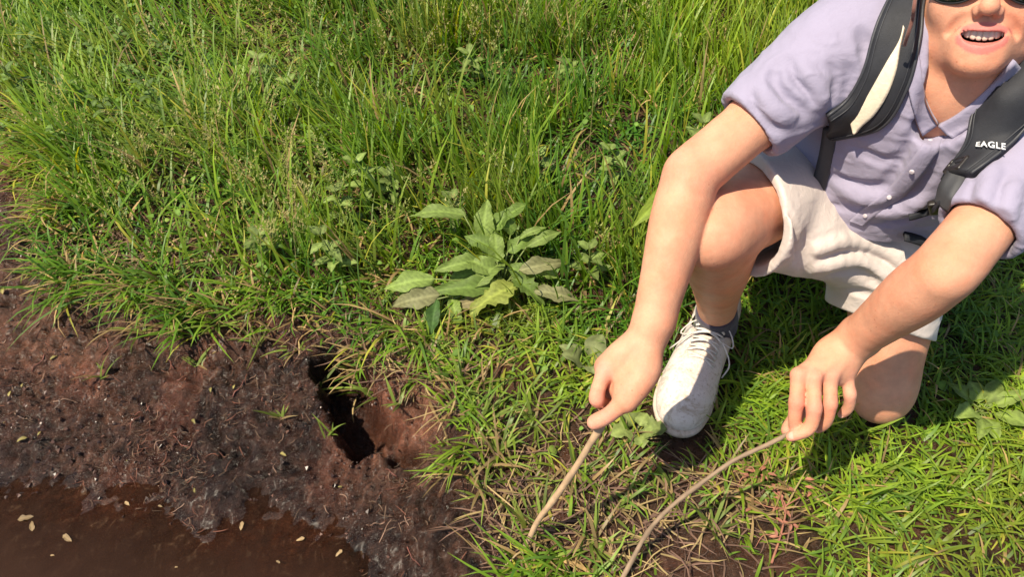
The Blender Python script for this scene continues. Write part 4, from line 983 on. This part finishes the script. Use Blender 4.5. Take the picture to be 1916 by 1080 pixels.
# --- meadow going on beyond the picture
P = scatter(60000, -6, 6, -.2, 9); u, v = px_of_ground(P); md = mud_depth(P); dist = np.hypot(P[:, 0], P[:, 1]-1)
keep = ((P[:, 1] > 3.3) | (np.abs(P[:, 0]) > 2.2)) & (md < -.05) & (g.random(len(P)) < np.clip(1.3-dist/9, .1, .75)); P = P[keep]; n = len(P)
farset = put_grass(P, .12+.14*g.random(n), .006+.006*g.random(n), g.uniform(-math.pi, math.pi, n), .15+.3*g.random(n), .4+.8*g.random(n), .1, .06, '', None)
V, F, C = merge([tallset, under, longset, farset])
tg = put('tall_grass', V, F, M_GRASS, col=C); tag(tg, 'lush tall green meadow grass filling the upper part of the picture', 'grass', kind='stuff')
# --- short trodden turf
P = scatter(150000, -1.7, 2.3, .20, 2.2); u, v = px_of_ground(P); md = mud_depth(P); inf = (u > -160) & (u < 2080) & (v > -100) & (v < 1250); tall = zone_tall(u, v)
cl = fbm(P*8, 3, 121); cl2 = fbm(P*22, 2, 123)
bare = np.clip(1-np.hypot((u-1190)/400, (v-985)/210), 0, 1)**.45           # worn patch where the sticks dig
bare = np.maximum(bare, .95*np.clip(1-np.hypot((u-1270)/60, (v-860)/45), 0, 1)**.4)
edge = np.maximum(np.clip(1+md/.16, 0, 1), .85*np.clip(1-np.hypot((u-880)/240, (v-760)/170), 0, 1)**.5)
dens = np.clip(.90+1.0*cl+.6*cl2, .10, 1)*(1-.95*bare)*(1-.6*edge)
keep = (g.random(len(P)) < np.where(inf, 1, .2)*dens*np.clip(1-tall*1.15, 0, 1)) & (md < .015*g.random(len(P))+.01*cl) & clear_of(P, SPOTS)
P = P[keep]; u, v, md, cl, edge, bare = u[keep], v[keep], md[keep], cl[keep], edge[keep], bare[keep]; n = len(P)
L = (.028+.068*g.random(n)**1.4)*np.clip(1+.5*cl, .6, 1.5); phi = g.uniform(-math.pi, math.pi, n)
low = 1-.25*bare
th0 = .45+.65*g.random(n); kap = .4+1.3*g.random(n)
yel = .08+.22*np.clip((u-1500)/400, 0, 1); dry = np.clip(.07+.26*edge+.36*bare+.15*cl, 0, .7)
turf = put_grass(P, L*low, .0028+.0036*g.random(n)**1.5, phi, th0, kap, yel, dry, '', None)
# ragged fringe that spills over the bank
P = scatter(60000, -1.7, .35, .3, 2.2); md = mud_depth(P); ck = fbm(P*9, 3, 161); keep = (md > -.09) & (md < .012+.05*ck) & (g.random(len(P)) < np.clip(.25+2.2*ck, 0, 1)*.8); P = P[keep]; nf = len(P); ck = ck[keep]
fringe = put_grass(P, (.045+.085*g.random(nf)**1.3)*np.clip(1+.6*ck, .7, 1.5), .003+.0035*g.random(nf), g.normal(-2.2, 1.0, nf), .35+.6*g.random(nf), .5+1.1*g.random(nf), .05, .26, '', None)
V, F, C = merge([turf, fringe])
sg_ = put('short_grass', V, F, M_GRASS, col=C); tag(sg_, 'short trodden turf with dry blades around the shoe and along the mud', 'grass', kind='stuff')
# --- dry straw lying on the bank
P = np.vstack([scatter(17000, -1.2, 1.0, .3, 1.6)]); u, v = px_of_ground(P); md = mud_depth(P)
strawp = np.clip(1-np.hypot((u-260)/170, (v-480)/70), 0, 1)+np.clip(1-np.hypot((u-760)/200, (v-670)/90), 0, 1)+.8*np.clip(1-np.hypot((u-60)/160, (v-280)/140), 0, 1)+1.0*np.clip(1-np.hypot((u-1150)/420, (v-950)/200), 0, 1)+.5*np.clip(1-np.abs(md+.02)/.07, 0, 1)
keep = (g.random(len(P)) < np.clip(strawp, 0, 1)) & (md < .05) & clear_of(P, SPOTS); P = P[keep]; n = len(P)
c = STRAW*(.35+.9*g.random(n))[:, None]*np.where(g.random(n) < .4, 1, 0)[:, None]+0; q = g.random(n)[:, None]
c = np.where(c.sum(1, keepdims=True) > 0, c, A(.20, .12, .085)*(.5+.8*q))
V, F, C = blades(np.c_[P, height(P)+.002], .03+.07*g.random(n), .0016+.0022*g.random(n), g.uniform(-math.pi, math.pi, n), 1.0+.5*g.random(n), .2+.7*g.random(n), g.normal(0, .8, n), c*.8, c)
dg_ = put('dry_straw', V, F, M_DRY, col=C); tag(dg_, 'pale dead straw lying along the edge of the mud', 'straw', kind='stuff')
# --- seed heads standing out of the tall grass
P = scatter(4200, -2.0, 2.2, .9, 2.9); u, v = px_of_ground(P); tall = zone_tall(u, v); k = (g.random(len(P)) < np.clip(tall-.3, 0, 1)*np.clip(.15+1.6*fbm(P*2.6, 2, 131)+.35*np.exp(-((u-960)/330)**2), 0, 1)*.55) & clear_of(P, SPOTS); P = P[k]; n = len(P)
L = .16+.10*g.random(n); phi = g.uniform(-math.pi, math.pi, n); th0 = .1+.25*g.random(n); kap = .2+.4*g.random(n)
base = np.c_[P, height(P)]; cc = np.where((g.random(n) < .5)[:, None], A(.34, .30, .12), A(.27, .29, .08))
st = blades(base, L, np.full(n, .0016), phi, th0, kap, np.zeros(n), cc*.7, cc, 4)
Vs = st[0].reshape(n, 10, 3); mid = (Vs[:, ::2]+Vs[:, 1::2])/2; sp = []
for j in range(22):
    t = .55+.45*j/21; s = t*4; i0 = min(int(s), 3); p = mid[:, i0]*(1-(s-i0))+mid[:, i0+1]*(s-i0)
    pr = .030*(1-(t-.55)/.55); a = g.uniform(0, 2*math.pi, n); rr = pr*(.4+.6*g.random(n))
    off = np.stack([np.cos(a)*rr, np.sin(a)*rr, rr*.5*g.random(n)], 1)
    sp.append(blades(p+off*.75, .007+.006*g.random(n), .0022+.0014*g.random(n), a, .3+.5*g.random(n), np.zeros(n), g.normal(0, 1, n), cc*(.8+.8*g.random(n))[:, None], cc*1.35, 4))
    if j % 2 == 0: sp.append(blades(p, rr*1.1, np.full(n, .0007), a, np.full(n, 1.05), np.full(n, -.3), np.zeros(n), cc, cc, 4))
V, F, C = merge([st]+sp); sh_ = put('grass_seed_heads', V, F, M_GRASS, col=C); tag(sh_, 'fine feathery seed heads standing above the tall grass', 'grass', kind='stuff')
# ------------------------------------------------------------------ telling look-alikes apart by what they lie beside
LANDMARKS = [('the dark hole', (662, 745)), ('the wide-leaved weed', (930, 500)), ('the straight stick', (1045, 925)), ('the curved twig', (1300, 915)), ('the white shoe', (1300, 720)), ('the upper left corner', (0, 0)), ('the lower left corner', (0, 1080)), ('the shirt sleeve', (1410, 230))]
WAYS = ['right of', 'below right of', 'below', 'below left of', 'left of', 'above left of', 'above', 'above right of']
ORD = ['nearest', 'second nearest', 'third nearest', 'fourth nearest', 'fifth nearest', 'sixth nearest', 'seventh nearest', 'eighth nearest', 'ninth nearest', 'tenth nearest', 'eleventh nearest', 'twelfth nearest']
def px1(P): q = np.asarray(P, float)-_C; d = q@_F; return 958+FPX*(q@_R)/d, 540-FPX*(q@_U)/d
def single_out(objs, what):
    sec = {}
    for o in objs:
        u, v = px1(o.location); best = min(LANDMARKS, key=lambda m: math.hypot(u-m[1][0], v-m[1][1])); du, dv = u-best[1][0], v-best[1][1]
        w = WAYS[int(round(math.atan2(dv, du)/(math.pi/4))) % 8]; sec.setdefault((best[0], w), []).append((math.hypot(du, dv), o))
    for (m, w), L in sec.items():
        L.sort(key=lambda q: q[0])
        for k, (_, o) in enumerate(L): o['label'] = what+((', the only one ' if len(L) == 1 else ', '+ORD[min(k, 11)]+' ')+w+' '+m).replace('corner', 'picture corner')
# ------------------------------------------------------------------ broad-leaved plants
def gz_at(x, y): return float(height(np.array([[x, y]]))[0])
def leaf(base, tip, up, W, arch=.12, fold=.25, wavy=.08, nl=18, nw=4, prof='ovate', seed=0):
    """a leaf blade with raised halves about a midrib, arched along its length and wavy at the margin"""
    base = np.asarray(base, float); tip = np.asarray(tip, float); d = tip-base; L = np.linalg.norm(d); d /= L
    up = nrm(np.asarray(up, float)-d*(np.asarray(up, float)@d)); s = np.cross(d, up); V = []; C = []
    for i in range(nl+1):
        t = i/nl
        if prof == 'ovate': w = math.sin(math.pi*min(1, t**.72*.98+.02))**.75
        elif prof == 'lance': w = math.sin(math.pi*t**.85)**.9
        else: w = math.sin(math.pi*t**.6)**.6*(1+.22*math.cos(t*34))
        w = max(w, .03)*W/2*(1+.07*math.sin(t*21+seed*1.7)+.05*math.sin(t*47+seed)); c = base+d*L*t+up*(arch*L*math.sin(math.pi*t)-arch*L*.6*t*t)
        for j in range(-nw, nw+1):
            a = j/nw; ww = w*(1+wavy*1.2*math.sin(9*t+seed*3+(2 if a > 0 else 0)))
            V.append(c+s*a*ww+up*(abs(a)*ww*fold+wavy*W*abs(a)**2*math.sin(t*11+seed*7+a*2)))
            C.append(1.30 if j == 0 else (.90+.16*math.cos(t*62-abs(a)*9)))
    m = 2*nw+1; F = [(i*m+j, i*m+j+1, (i+1)*m+j+1, (i+1)*m+j) for i in range(nl) for j in range(m-1)]
    return np.array(V), F, np.array(C)[:, None]
def gpt(u, v, z): return ground_at(u, v, z)
UP = A(0, 0, 1); TOCAM = nrm(_C-ground_at(930, 500))
crown_ = gpt(938, 545, 0); crown_[2] = gz_at(*crown_[:2])-.003
dock = empty('dock_plant', tuple(crown_)); tag(dock, 'large broad-leaved weed with wide dusty green leaves above the muddy hole', 'plant')
PALE = A(.20, .28, .065); MIDG = A(.145, .220, .044); DUST = A(.25, .25, .115); DARK = A(.06, .125, .028)
M_STEM = simple_mat('green_stem', (.15, .19, .05), .6, .2, 60, .2)
dl = [((868, 402), .13, (764, 402), .12, .036, PALE, 'ovate'), ((903, 452), .09, (912, 372), .15, .042, PALE, 'ovate'), ((925, 430), .11, (988, 378), .15, .036, MIDG, 'ovate'), ((985, 462), .10, (1052, 432), .12, .026, PALE, 'lance'), ((972, 446), .11, (1022, 424), .13, .019, PALE, 'lance'),
      ((905, 488), .075, (812, 506), .075, .034, PALE, 'ovate'), ((925, 505), .05, (832, 530), .035, .042, MIDG, 'ovate'), ((940, 488), .07, (884, 540), .055, .044, PALE, 'ovate'), ((972, 506), .07, (1060, 490), .065, .034, DUST, 'ovate'), ((812, 522), .06, (716, 540), .045, .042, PALE, 'ovate'),
      ((822, 552), .045, (732, 572), .025, .046, DUST, 'ovate'), ((818, 560), .045, (806, 628), .012, .028, DARK, 'lance'), ((968, 535), .055, (878, 586), .03, .058, A(.25, .29, .06), 'lobed'), ((1000, 545), .05, (1084, 562), .035, .034, DUST, 'ovate'), ((960, 520), .06, (1020, 570), .03, .036, MIDG, 'lobed'),
      ((930, 470), .09, (868, 440), .11, .034, MIDG, 'ovate'), ((955, 440), .10, (948, 390), .15, .030, MIDG, 'lance'), ((845, 560), .03, (858, 612), .012, .030, PALE, 'ovate'), ((915, 560), .03, (838, 578), .02, .030, A(.26, .22, .10), 'ovate'), ((1000, 500), .06, (1046, 520), .045, .028, PALE, 'ovate'),
      ((930, 515), .06, (862, 478), .085, .040, PALE, 'ovate'), ((950, 470), .09, (1002, 440), .10, .034, MIDG, 'ovate'), ((935, 540), .04, (800, 545), .05, .040, MIDG, 'ovate'), ((945, 530), .05, (905, 560), .03, .040, PALE, 'ovate'), ((950, 500), .07, (1005, 520), .05, .036, MIDG, 'ovate'), ((930, 490), .08, (925, 430), .12, .036, PALE, 'ovate')]
for k, (b0, zb, t0, zt, W, c, pr) in enumerate(dl):
    B = gpt(*b0, zb); T = gpt(*t0, zt); V, F, C = leaf(B, T, UP*.8+TOCAM*.5+A(RNG.normal(0, .25), RNG.normal(0, .2), 0), W*1.02, .10, .18+.1*(k % 3), .11, seed=k, prof=pr)
    put('leaf', V, F, M_LEAF, dock, col=np.clip(c*C*(.85+.3*RNG.random()), 0, 1))
    P = catmull([crown_+A(.006*math.cos(k*2.4), .006*math.sin(k*2.4), 0), (crown_+B)/2+A(0, 0, .012), B], 7); Vt, Ft = tube_mesh(P, np.linspace(.0026, .0014, 7), 6); put('stem', Vt, Ft, M_STEM, dock)
# the wide grass leaf beside the forearm
B = gpt(1262, 345, .17); T = gpt(1183, 425, .14); V, F, C = leaf(B, T, UP*.6+TOCAM, .034, .06, .25, .02, seed=3, prof='lance', nl=12)
bl = empty('broad_leaf_plant', (B[0]+.02, B[1]+.05, gz_at(B[0]+.02, B[1]+.05))); tag(bl, 'single wide yellow-green leaf sticking out beside the bare forearm', 'plant')
put('leaf', V, F, M_LEAF, bl, col=A(.22, .30, .04)*C); Vt, Ft = tube_mesh(catmull([np.array(bl.location), np.array(bl.location)*.4+B*.6+A(.01, .02, .02), B], 8), .0025, 6); put('stem', Vt, Ft, M_STEM, bl)
# small lobed weeds near the shoe and on the turf
def rosette(name, u, v, n, Lr, W, c, label, group=None, prof='lobed', lift=.25, seed=0):
    r = random.Random(seed*7+n); p = gpt(u, v, 0); p[2] = gz_at(p[0], p[1])
    o = empty(name, tuple(p)); tag(o, label, 'plant', group)
    for k in range(n):
        a = k*2.39996+r.uniform(-.3, .3); L = Lr*r.uniform(.7, 1.15); el = lift*r.uniform(.6, 1.5)
        d = A(math.cos(a)*math.cos(el), math.sin(a)*math.cos(el), math.sin(el)); B = p+d*L*.28+A(0, 0, .008); T = p+d*L*1.1+A(0, 0, .010)
        V, F, C = leaf(B, T, UP, W*r.uniform(.8, 1.2), .14, .2, .06, nl=8, nw=2, prof=prof, seed=k); put('leaf', V, F, M_LEAF, o, col=np.clip(c*C*r.uniform(.75, 1.25), 0, 1))
        Vt, Ft = tube_mesh(catmull([p, (p+B)/2+A(0, 0, .004), B], 5), .0013, 5); put('stem', Vt, Ft, M_STEM, o)
    return o
rosette('lobed_weed', 1190, 812, 6, .050, .036, A(.20, .25, .07), 'small lobed weed beside the toe of the white shoe', seed=1)
rosette('lobed_weed', 1832, 775, 9, .075, .036, A(.20, .27, .06), 'pale leafy weed in the turf right of the kneeling leg', seed=2, prof='ovate')
rosette('lobed_weed', 1098, 690, 5, .060, .038, A(.20, .23, .09), 'dull green weed behind the fist that holds the straight stick', seed=3, prof='ovate', lift=.5)
def upright_weed(u, v, h, n, W, c, label, group, seed, z0=0):
    r = random.Random(seed); p = gpt(u, v, 0); p[2] = gz_at(p[0], p[1]); o = empty('leafy_weed', tuple(p)); tag(o, label, 'plant', group)
    lean = A(r.uniform(-.25, .1), r.uniform(-.2, .1), 0)*h; st = catmull([p, p+A(0, 0, h*.5)+lean*.35, p+A(0, 0, h)+lean], 9); Vt, Ft = tube_mesh(st, np.linspace(.0022, .001, 9), 5); put('stem', Vt, Ft, M_STEM, o)
    for k in range(n):
        t = .25+.75*(k+.5)/n; q = st[min(8, int(t*8))]; a = k*1.72+r.uniform(-.3, .3)+(math.pi if k % 2 else 0); L = W*2.0*(1.15-.5*t)*r.uniform(.8, 1.2); el = r.uniform(-.15, .5)
        d = A(math.cos(a)*math.cos(el), math.sin(a)*math.cos(el), math.sin(el)); V, F, C = leaf(q+d*.004, q+d*L, UP, W*(1.1-.4*t), .10, .2, .07, nl=6, nw=2, seed=k+seed); put('leaf', V, F, M_LEAF, o, col=np.clip(c*C*r.uniform(.7, 1.3), 0, 1))
wl = [(70, 140), (115, 75), (160, 160), (205, 95), (240, 190), (275, 120), (320, 175), (180, 30), (250, 50), (330, 70), (40, 215), (370, 130), (140, 230), (300, 20)]
for k, (u, v) in enumerate(wl): upright_weed(u, v+70, RNG.uniform(.11, .19), 12, .021, A(.13, .20, .05)*RNG.uniform(.8, 1.25), 'leafy upright weed in the patch at the far left of the meadow', 'leafy weeds at the far left', k+3)
wl = [(470, 190), (515, 130), (560, 160), (700, 330), (655, 380), (745, 330), (600, 240), (860, 380), (1010, 290), (1150, 300), (1060, 120), (890, 110), (500, 440), (1100, 480), (1290, 250), (640, 470)]
for k, (u, v) in enumerate(wl): upright_weed(u, v+50, RNG.uniform(.09, .15), 9, .026, A(.17, .23, .06)*RNG.uniform(.8, 1.25), 'pale broad-leaved weed growing among the tall grass blades', 'broad-leaved weeds in the tall grass', k+40)
# low leafy ground cover, too many to count
def leaflets(P, size, c, lift, h):
    n = len(P); a = RNG.uniform(0, 2*math.pi, n); el = RNG.uniform(-.1, lift, n); d = np.stack([np.cos(a)*np.cos(el), np.sin(a)*np.cos(el), np.sin(el)], 1); s = np.stack([-np.sin(a), np.cos(a), RNG.normal(0, .3, n)], 1)
    tt = [0, .25, .6, 1]; ww = [.08, .42, .36, .03]; V = []
    B = np.c_[P, height(P)+h]
    for t, w in zip(tt, ww):
        c0 = B+d*(size*t)[:, None]+A(0, 0, 1)*(size*.12*math.sin(t*3.1))[:, None]; V += [c0-s*(size*w)[:, None]+A(0, 0, .12)*(size*w)[:, None], c0, c0+s*(size*w)[:, None]+A(0, 0, .12)*(size*w)[:, None]]
    V = np.stack(V, 1); k = np.array([[i*3+j, i*3+j+1, (i+1)*3+j+1, (i+1)*3+j] for i in range(3) for j in range(2)]); F = (np.arange(n)*12)[:, None, None]+k[None]
    C = np.repeat(c[:, None], 12, 1); C[:, 1::3] *= 1.2
    return V.reshape(-1, 3), F.reshape(-1, 4), C.reshape(-1, 3)
P = scatter(5200, -1.9, 2.0, .35, 2.7); u, v = px_of_ground(P); md = mud_depth(P)
k = (RNG.random(len(P)) < np.clip(.30+1.8*fbm(P*3.4, 3, 151)+.5*np.exp(-((u-200)/200)**2-((v-130)/150)**2), .03, 1)*np.clip(1-1.3*np.exp(-((u-1230)/260)**2-((v-950)/170)**2), 0, 1)) & (md < -.04) & clear_of(P, SPOTS); P = P[k]; u, v = u[k], v[k]; n = len(P); tl = zone_tall(u, v)
V, F, C = leaflets(P, .008+.013*RNG.random(n)**1.5, A(.12, .21, .035)*(.6+.8*RNG.random(n))[:, None]*np.where(RNG.random(n)[:, None] < .15, A(1.5, 1.2, 1.2), 1), .7, .008+(.012+.075*tl)*RNG.random(n))
gcv = put('ground_cover_leaves', V, F, M_LEAF, col=np.clip(C, 0, 1)); tag(gcv, 'small round weed leaves scattered through the grass', 'leaves', kind='stuff')
# ------------------------------------------------------------------ tufts rooted in the mud
def tuft(u, v, n, L, label, seed, c=A(.20, .28, .045), spread=.9, group='grass tufts on the mud'):
    r = np.random.default_rng(seed); p = gpt(u, v, -.01); p[2] = gz_at(p[0], p[1]); B = np.tile(p-A(0, 0, .004), (n, 1))+r.normal(0, .004, (n, 3))*A(1, 1, 0)
    cc = c*(.6+.8*r.random(n))[:, None]; cc = np.where((r.random(n) < .2)[:, None], STRAW*.8, cc)
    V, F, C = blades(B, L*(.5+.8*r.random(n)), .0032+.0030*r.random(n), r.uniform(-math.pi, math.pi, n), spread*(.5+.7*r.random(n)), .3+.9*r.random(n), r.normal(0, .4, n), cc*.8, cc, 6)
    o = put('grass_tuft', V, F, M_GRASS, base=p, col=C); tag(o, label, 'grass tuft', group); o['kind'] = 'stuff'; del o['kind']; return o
T0 = 'small green grass tuft rooted in bare mud'
tuft(584, 682, 9, .12, 'star-shaped grass tuft with long blades at the rim of the hole', 1, spread=1.15, group=None); tuft(612, 806, 6, .05, 'short tuft of blades growing at the lower left rim of the hole', 21, spread=.5, group=None)
for k, (u, v, n_, L_) in enumerate([(515, 762, 7, .05), (700, 735, 5, .07), (800, 680, 14, .07), (868, 745, 12, .08), (900, 800, 16, .09), (842, 845, 9, .07), (935, 860, 14, .10), (360, 668, 8, .06), (262, 615, 12, .08), (180, 690, 6, .06), (480, 640, 12, .08), (410, 610, 14, .09), (660, 660, 10, .07), (745, 760, 7, .06), (965, 905, 12, .09), (905, 925, 9, .07), (1010, 985, 12, .08), (1110, 1030, 20, .09), (1150, 960, 12, .07), (1075, 900, 12, .08), (1330, 1000, 12, .08), (1250, 930, 9, .06), (555, 640, 10, .08), (320, 605, 14, .09), (150, 560, 10, .09), (60, 500, 10, .09), (1420, 880, 16, .07), (1000, 800, 14, .09)]):
    tuft(u, v, n_, L_, T0, k+11, c=A(.20, .27, .05)*RNG.uniform(.8, 1.25))
tuft(984, 1000, 5, .20, 'tall thin grass stem standing left of the straight stick', 90, c=A(.26, .30, .07), spread=.22, group=None)
tuft(215, 560, 4, .18, 'long flat grass blade lying across the mud edge', 91, c=A(.13, .24, .06), spread=1.5, group=None)
# ------------------------------------------------------------------ the two sticks
def stick(pts, r0, r1, mat, label, seed, knots):
    P = catmull(pts, 44); r = np.linspace(r0, r1, 44)*(1+.10*vnoise(np.c_[np.arange(44)*.45, np.zeros(44)], seed)); 
    for k in knots: r = r*(1+.22*np.exp(-((np.arange(44)-k)/1.2)**2))
    P = P+np.c_[vnoise(np.c_[np.arange(44)*.18, np.zeros(44)], seed+1), vnoise(np.c_[np.arange(44)*.18, np.ones(44)*9], seed+2), np.zeros(44)]*.0018
    V, F = tube_mesh(P, r, 12); V = V+RNG.normal(0, .00018, V.shape); o = put('stick', V, F, mat, base=P[-1]); return tag(o, label, 'stick')
M_ST1 = simple_mat('peeled_wood', (.42, .28, .165), .7, .3, 45, .5, .002, 260); M_ST2 = simple_mat('grey_bark', (.24, .165, .105), .75, .28, 45, .5, .002, 260)
def on_ground(u, v): p = gpt(u, v, 0); p[2] = gz_at(p[0], p[1]); return p
e1 = on_ground(975, 1036); top1 = at(1124, 797, 1.142); s1_ = top1+(top1-e1)*.10
stick([s1_, top1, lerp(top1, e1, .35)+A(.004, 0, .004), lerp(top1, e1, .7)+A(-.003, 0, .002), e1-A(0, 0, .004)], .0066, .0042, M_ST1, 'straight tan stick poked into the ground by the left fist in the picture', 5, (12, 27))
e2 = on_ground(1150, 1110)
stick([at(1490, 803, 1.190), at(1476, 812, 1.181), at(1392, 852, 1.20), at(1310, 905, 1.225), at(1240, 962, 1.25), at(1196, 1022, 1.275), e2+A(0, 0, .004)], .0030, .0040, M_ST2, 'thin curved grey twig held by the hand near the knee', 8, (9, 22, 33))
# ------------------------------------------------------------------ red dried weed on the turf
rp = on_ground(1452, 1010); rw = empty('red_weed', tuple(rp)); tag(rw, 'dried pinkish red weed lying on the turf below the hand near the knee', 'plant')
M_RED = simple_mat('red_stem', (.29, .115, .07), .7, .35, 70, .3)
def rr_line(pts, r=.0022):
    P = [on_ground(u, v)+A(0, 0, z) for u, v, z in pts]; return tube_mesh(catmull(P, 14), np.linspace(r, r*.4, 14), 6)
V, F = rr_line([(1440, 1060, .006), (1455, 1010, .012), (1462, 960, .020), (1440, 930, .016), (1412, 905, .014)], .0024); put('stem', V, F, M_RED, rw)
for k, pts in enumerate([[(1412, 905, .014), (1398, 885, .018), (1365, 893, .010)], [(1405, 900, .014), (1425, 880, .02), (1432, 868, .02)], [(1462, 960, .02), (1490, 945, .022), (1515, 935, .012)], [(1460, 965, .02), (1430, 960, .018), (1405, 945, .01)], [(1440, 930, .016), (1470, 925, .018), (1500, 950, .01)],
        [(1455, 1010, .012), (1480, 1005, .015), (1492, 985, .012)], [(1455, 1015, .012), (1425, 1010, .012), (1410, 1030, .006)], [(1462, 975, .02), (1452, 945, .024), (1446, 920, .022)], [(1410, 905, .014), (1385, 905, .016), (1376, 920, .01)], [(1418, 905, .014), (1440, 898, .018), (1448, 885, .014)]]):
    V, F = rr_line(pts, .0014); put('branch', V, F, M_RED, rw)
for k in range(26):
    u, v = [(1410, 895), (1470, 935), (1440, 945), (1455, 1000)][k % 4]; p = on_ground(u+RNG.normal(0, 22), v+RNG.normal(0, 13))+A(0, 0, .012+.012*RNG.random()); a = RNG.uniform(0, 6.28); V, F, C = leaf(p, p+A(math.cos(a), math.sin(a), .3)*.016, UP, .006, .1, .3, .1, 4, 1, seed=k); put('leaf', V, F, M_RED, rw)
# ------------------------------------------------------------------ litter on the mud and on the water
def mud_spots(n, u0, u1, v0, v1, pred=None, seed=3):
    r = random.Random(seed); out = []
    while len(out) < n:
        u, v = r.uniform(u0, u1), r.uniform(v0, v1); p = gpt(u, v, -.03); P2 = p[None, :2]
        if mud_depth(P2)[0] < .03: continue
        h = float(height(P2)[0])
        if pred and not pred(h): continue
        p = gpt(u, v, h); p[2] = float(height(p[None, :2])[0]); out.append(p)
    return out
M_TW = simple_mat('pale_root', (.25, .15, .10), .7, .4, 60, .3); M_RT = simple_mat('red_root', (.20, .07, .05), .7, .4, 60, .3); M_YL = attr_mat('fallen_leaf', .6, .2, .3)
for k, p in enumerate(mud_spots(34, 0, 960, 520, 1060, lambda h: h > ZW+.004, 5)):
    r = random.Random(k); a = r.uniform(0, 6.28); L = r.uniform(.018, .05); P = [p+A(0, 0, .002)]
    for j in range(4): a += r.uniform(-.6, .6); q = P[-1]+A(math.cos(a), math.sin(a), 0)*L/4; q[2] = gz_at(q[0], q[1])+.0015+.002*r.random(); P.append(q)
    V, F = tube_mesh(catmull(P, 12), np.linspace(.0012, .0005, 12), 5); o = put('root_bit', V, F, M_TW if k % 3 else M_RT, base=p); tag(o, 'pale curled root fibre lying on the bare mud' if k % 3 else 'reddish curled root fibre lying on the bare mud', 'root', 'root fibres on the mud')
for k, p in enumerate(mud_spots(15, 0, 950, 520, 1060, lambda h: h > ZW+.003, 9)):
    a = RNG.uniform(0, 6.28); L = RNG.uniform(.008, .020); d = A(math.cos(a), math.sin(a), .05)*L; V, F, C = leaf(p+A(0, 0, .002), p+d+A(0, 0, .003), UP, L*.45, .15, .3, .1, 5, 2, seed=k)
    o = put('fallen_leaf', V, F, M_YL, base=p, col=np.clip(A(.30, .25, .08)*C*RNG.uniform(.6, 1.15), 0, 1)); tag(o, 'small yellowish fallen leaf lying on the bare mud', 'leaf', 'fallen leaves on the mud')
for k, (u, v, L) in enumerate([(48, 970, .028), (60, 985, .022), (126, 1008, .024), (238, 943, .014), (300, 948, .010), (562, 1010, .016), (634, 1036, .016), (520, 1052, .010), (452, 985, .018), (98, 1040, .008), (330, 1062, .006)]):
    p = gpt(u, v, ZW+.0012); a = RNG.uniform(0, 6.28); V, F, C = leaf(p-A(math.cos(a), math.sin(a), 0)*L/2, p+A(math.cos(a), math.sin(a), 0)*L/2, UP, L*.42, .05, .15, .12, 6, 2, seed=k)
    V[:, 2] = np.maximum(V[:, 2], ZW+.0008); o = put('floating_leaf', V, F, M_YL, base=p, col=np.clip(A(.32, .22, .11)*C*RNG.uniform(.6, 1.2), 0, 1)); tag(o, 'dead leaf scrap floating on the brown puddle', 'leaf', 'leaf scraps on the puddle')
# crumbs of earth and fine fibres, past counting
P = scatter(60000, -1.35, .45, .35, 1.5); md = mud_depth(P); h = height(P); k = (md > -.10) & (h > ZW-.002) & (RNG.random(len(P)) < np.clip(.10+1.0*fbm(P*7, 3, 171), .02, 1)); P = P[k]; h = h[k]; n = len(P)
r = .0012+.0042*RNG.random(n)**4; oc = np.array([[1, 0, 0], [0, 1, 0], [-1, 0, 0], [0, -1, 0], [.3, .3, .8], [-.3, -.3, .7]], float)
V = np.c_[P, h][:, None]+(oc[None]+RNG.normal(0, .28, (n, 6, 3)))*r[:, None, None]; k = np.array([[0, 1, 4, 4], [1, 2, 5, 4], [2, 3, 5, 5], [3, 0, 4, 5]])
tri = np.array([[0, 1, 4], [1, 5, 4], [1, 2, 5], [2, 3, 5], [3, 4, 5], [3, 0, 4]]); F = (np.arange(n)*6)[:, None, None]+tri[None]
C = np.repeat((A(.075, .038, .026)*(.4+1.5*RNG.random(n)**2)[:, None])[:, None], 6, 1).reshape(-1, 3)
cr = put('mud_crumbs', V.reshape(-1, 3), F.reshape(-1, 3), attr_mat('mud_crumb', .38, 0, .5), col=C, smooth=False); tag(cr, 'crumbs of wet earth over the muddy bank', 'mud', kind='stuff')
P = scatter(18000, -1.35, .55, .35, 1.5); md = mud_depth(P); h = height(P); k = (md > -.06) & (h > ZW) & (RNG.random(len(P)) < np.clip(.22+1.1*fbm(P*6, 3, 173), .03, 1)); P = P[k]; h = h[k]; n = len(P)
c = np.where((RNG.random(n) < .35)[:, None], A(.24, .10, .065), A(.20, .13, .085))*(.3+.7*RNG.random(n))[:, None]
V, F, C = blades(np.c_[P, h+.0015], .008+.026*RNG.random(n)**2, .0007+.0010*RNG.random(n), RNG.uniform(-math.pi, math.pi, n), 1.3+.35*RNG.random(n), RNG.normal(0, .5, n), RNG.normal(0, 1.6, n), c, c)
fb = put('root_fibres', V, F, M_DRY, col=C); tag(fb, 'fine root fibres bedded in the muddy bank', 'roots', kind='stuff')

by = {}
for o in bpy.data.objects:
    if o.get('group') and not o.parent: by.setdefault((o['group'], o['label']), []).append(o)
SHORT = {'small green grass tuft rooted in bare mud': 'small green grass tuft', 'pale broad-leaved weed growing among the tall grass blades': 'pale broad-leaved weed in grass', 'leafy upright weed in the patch at the far left of the meadow': 'upright weed with small leaves', 'pale curled root fibre lying on the bare mud': 'pale curled root on mud', 'reddish curled root fibre lying on the bare mud': 'reddish curled root on mud', 'small yellowish fallen leaf lying on the bare mud': 'small yellowish leaf on mud', 'dead leaf scrap floating on the brown puddle': 'tan leaf scrap floating on water'}
for (gname, lab), L in by.items(): single_out(L, SHORT.get(lab, lab))
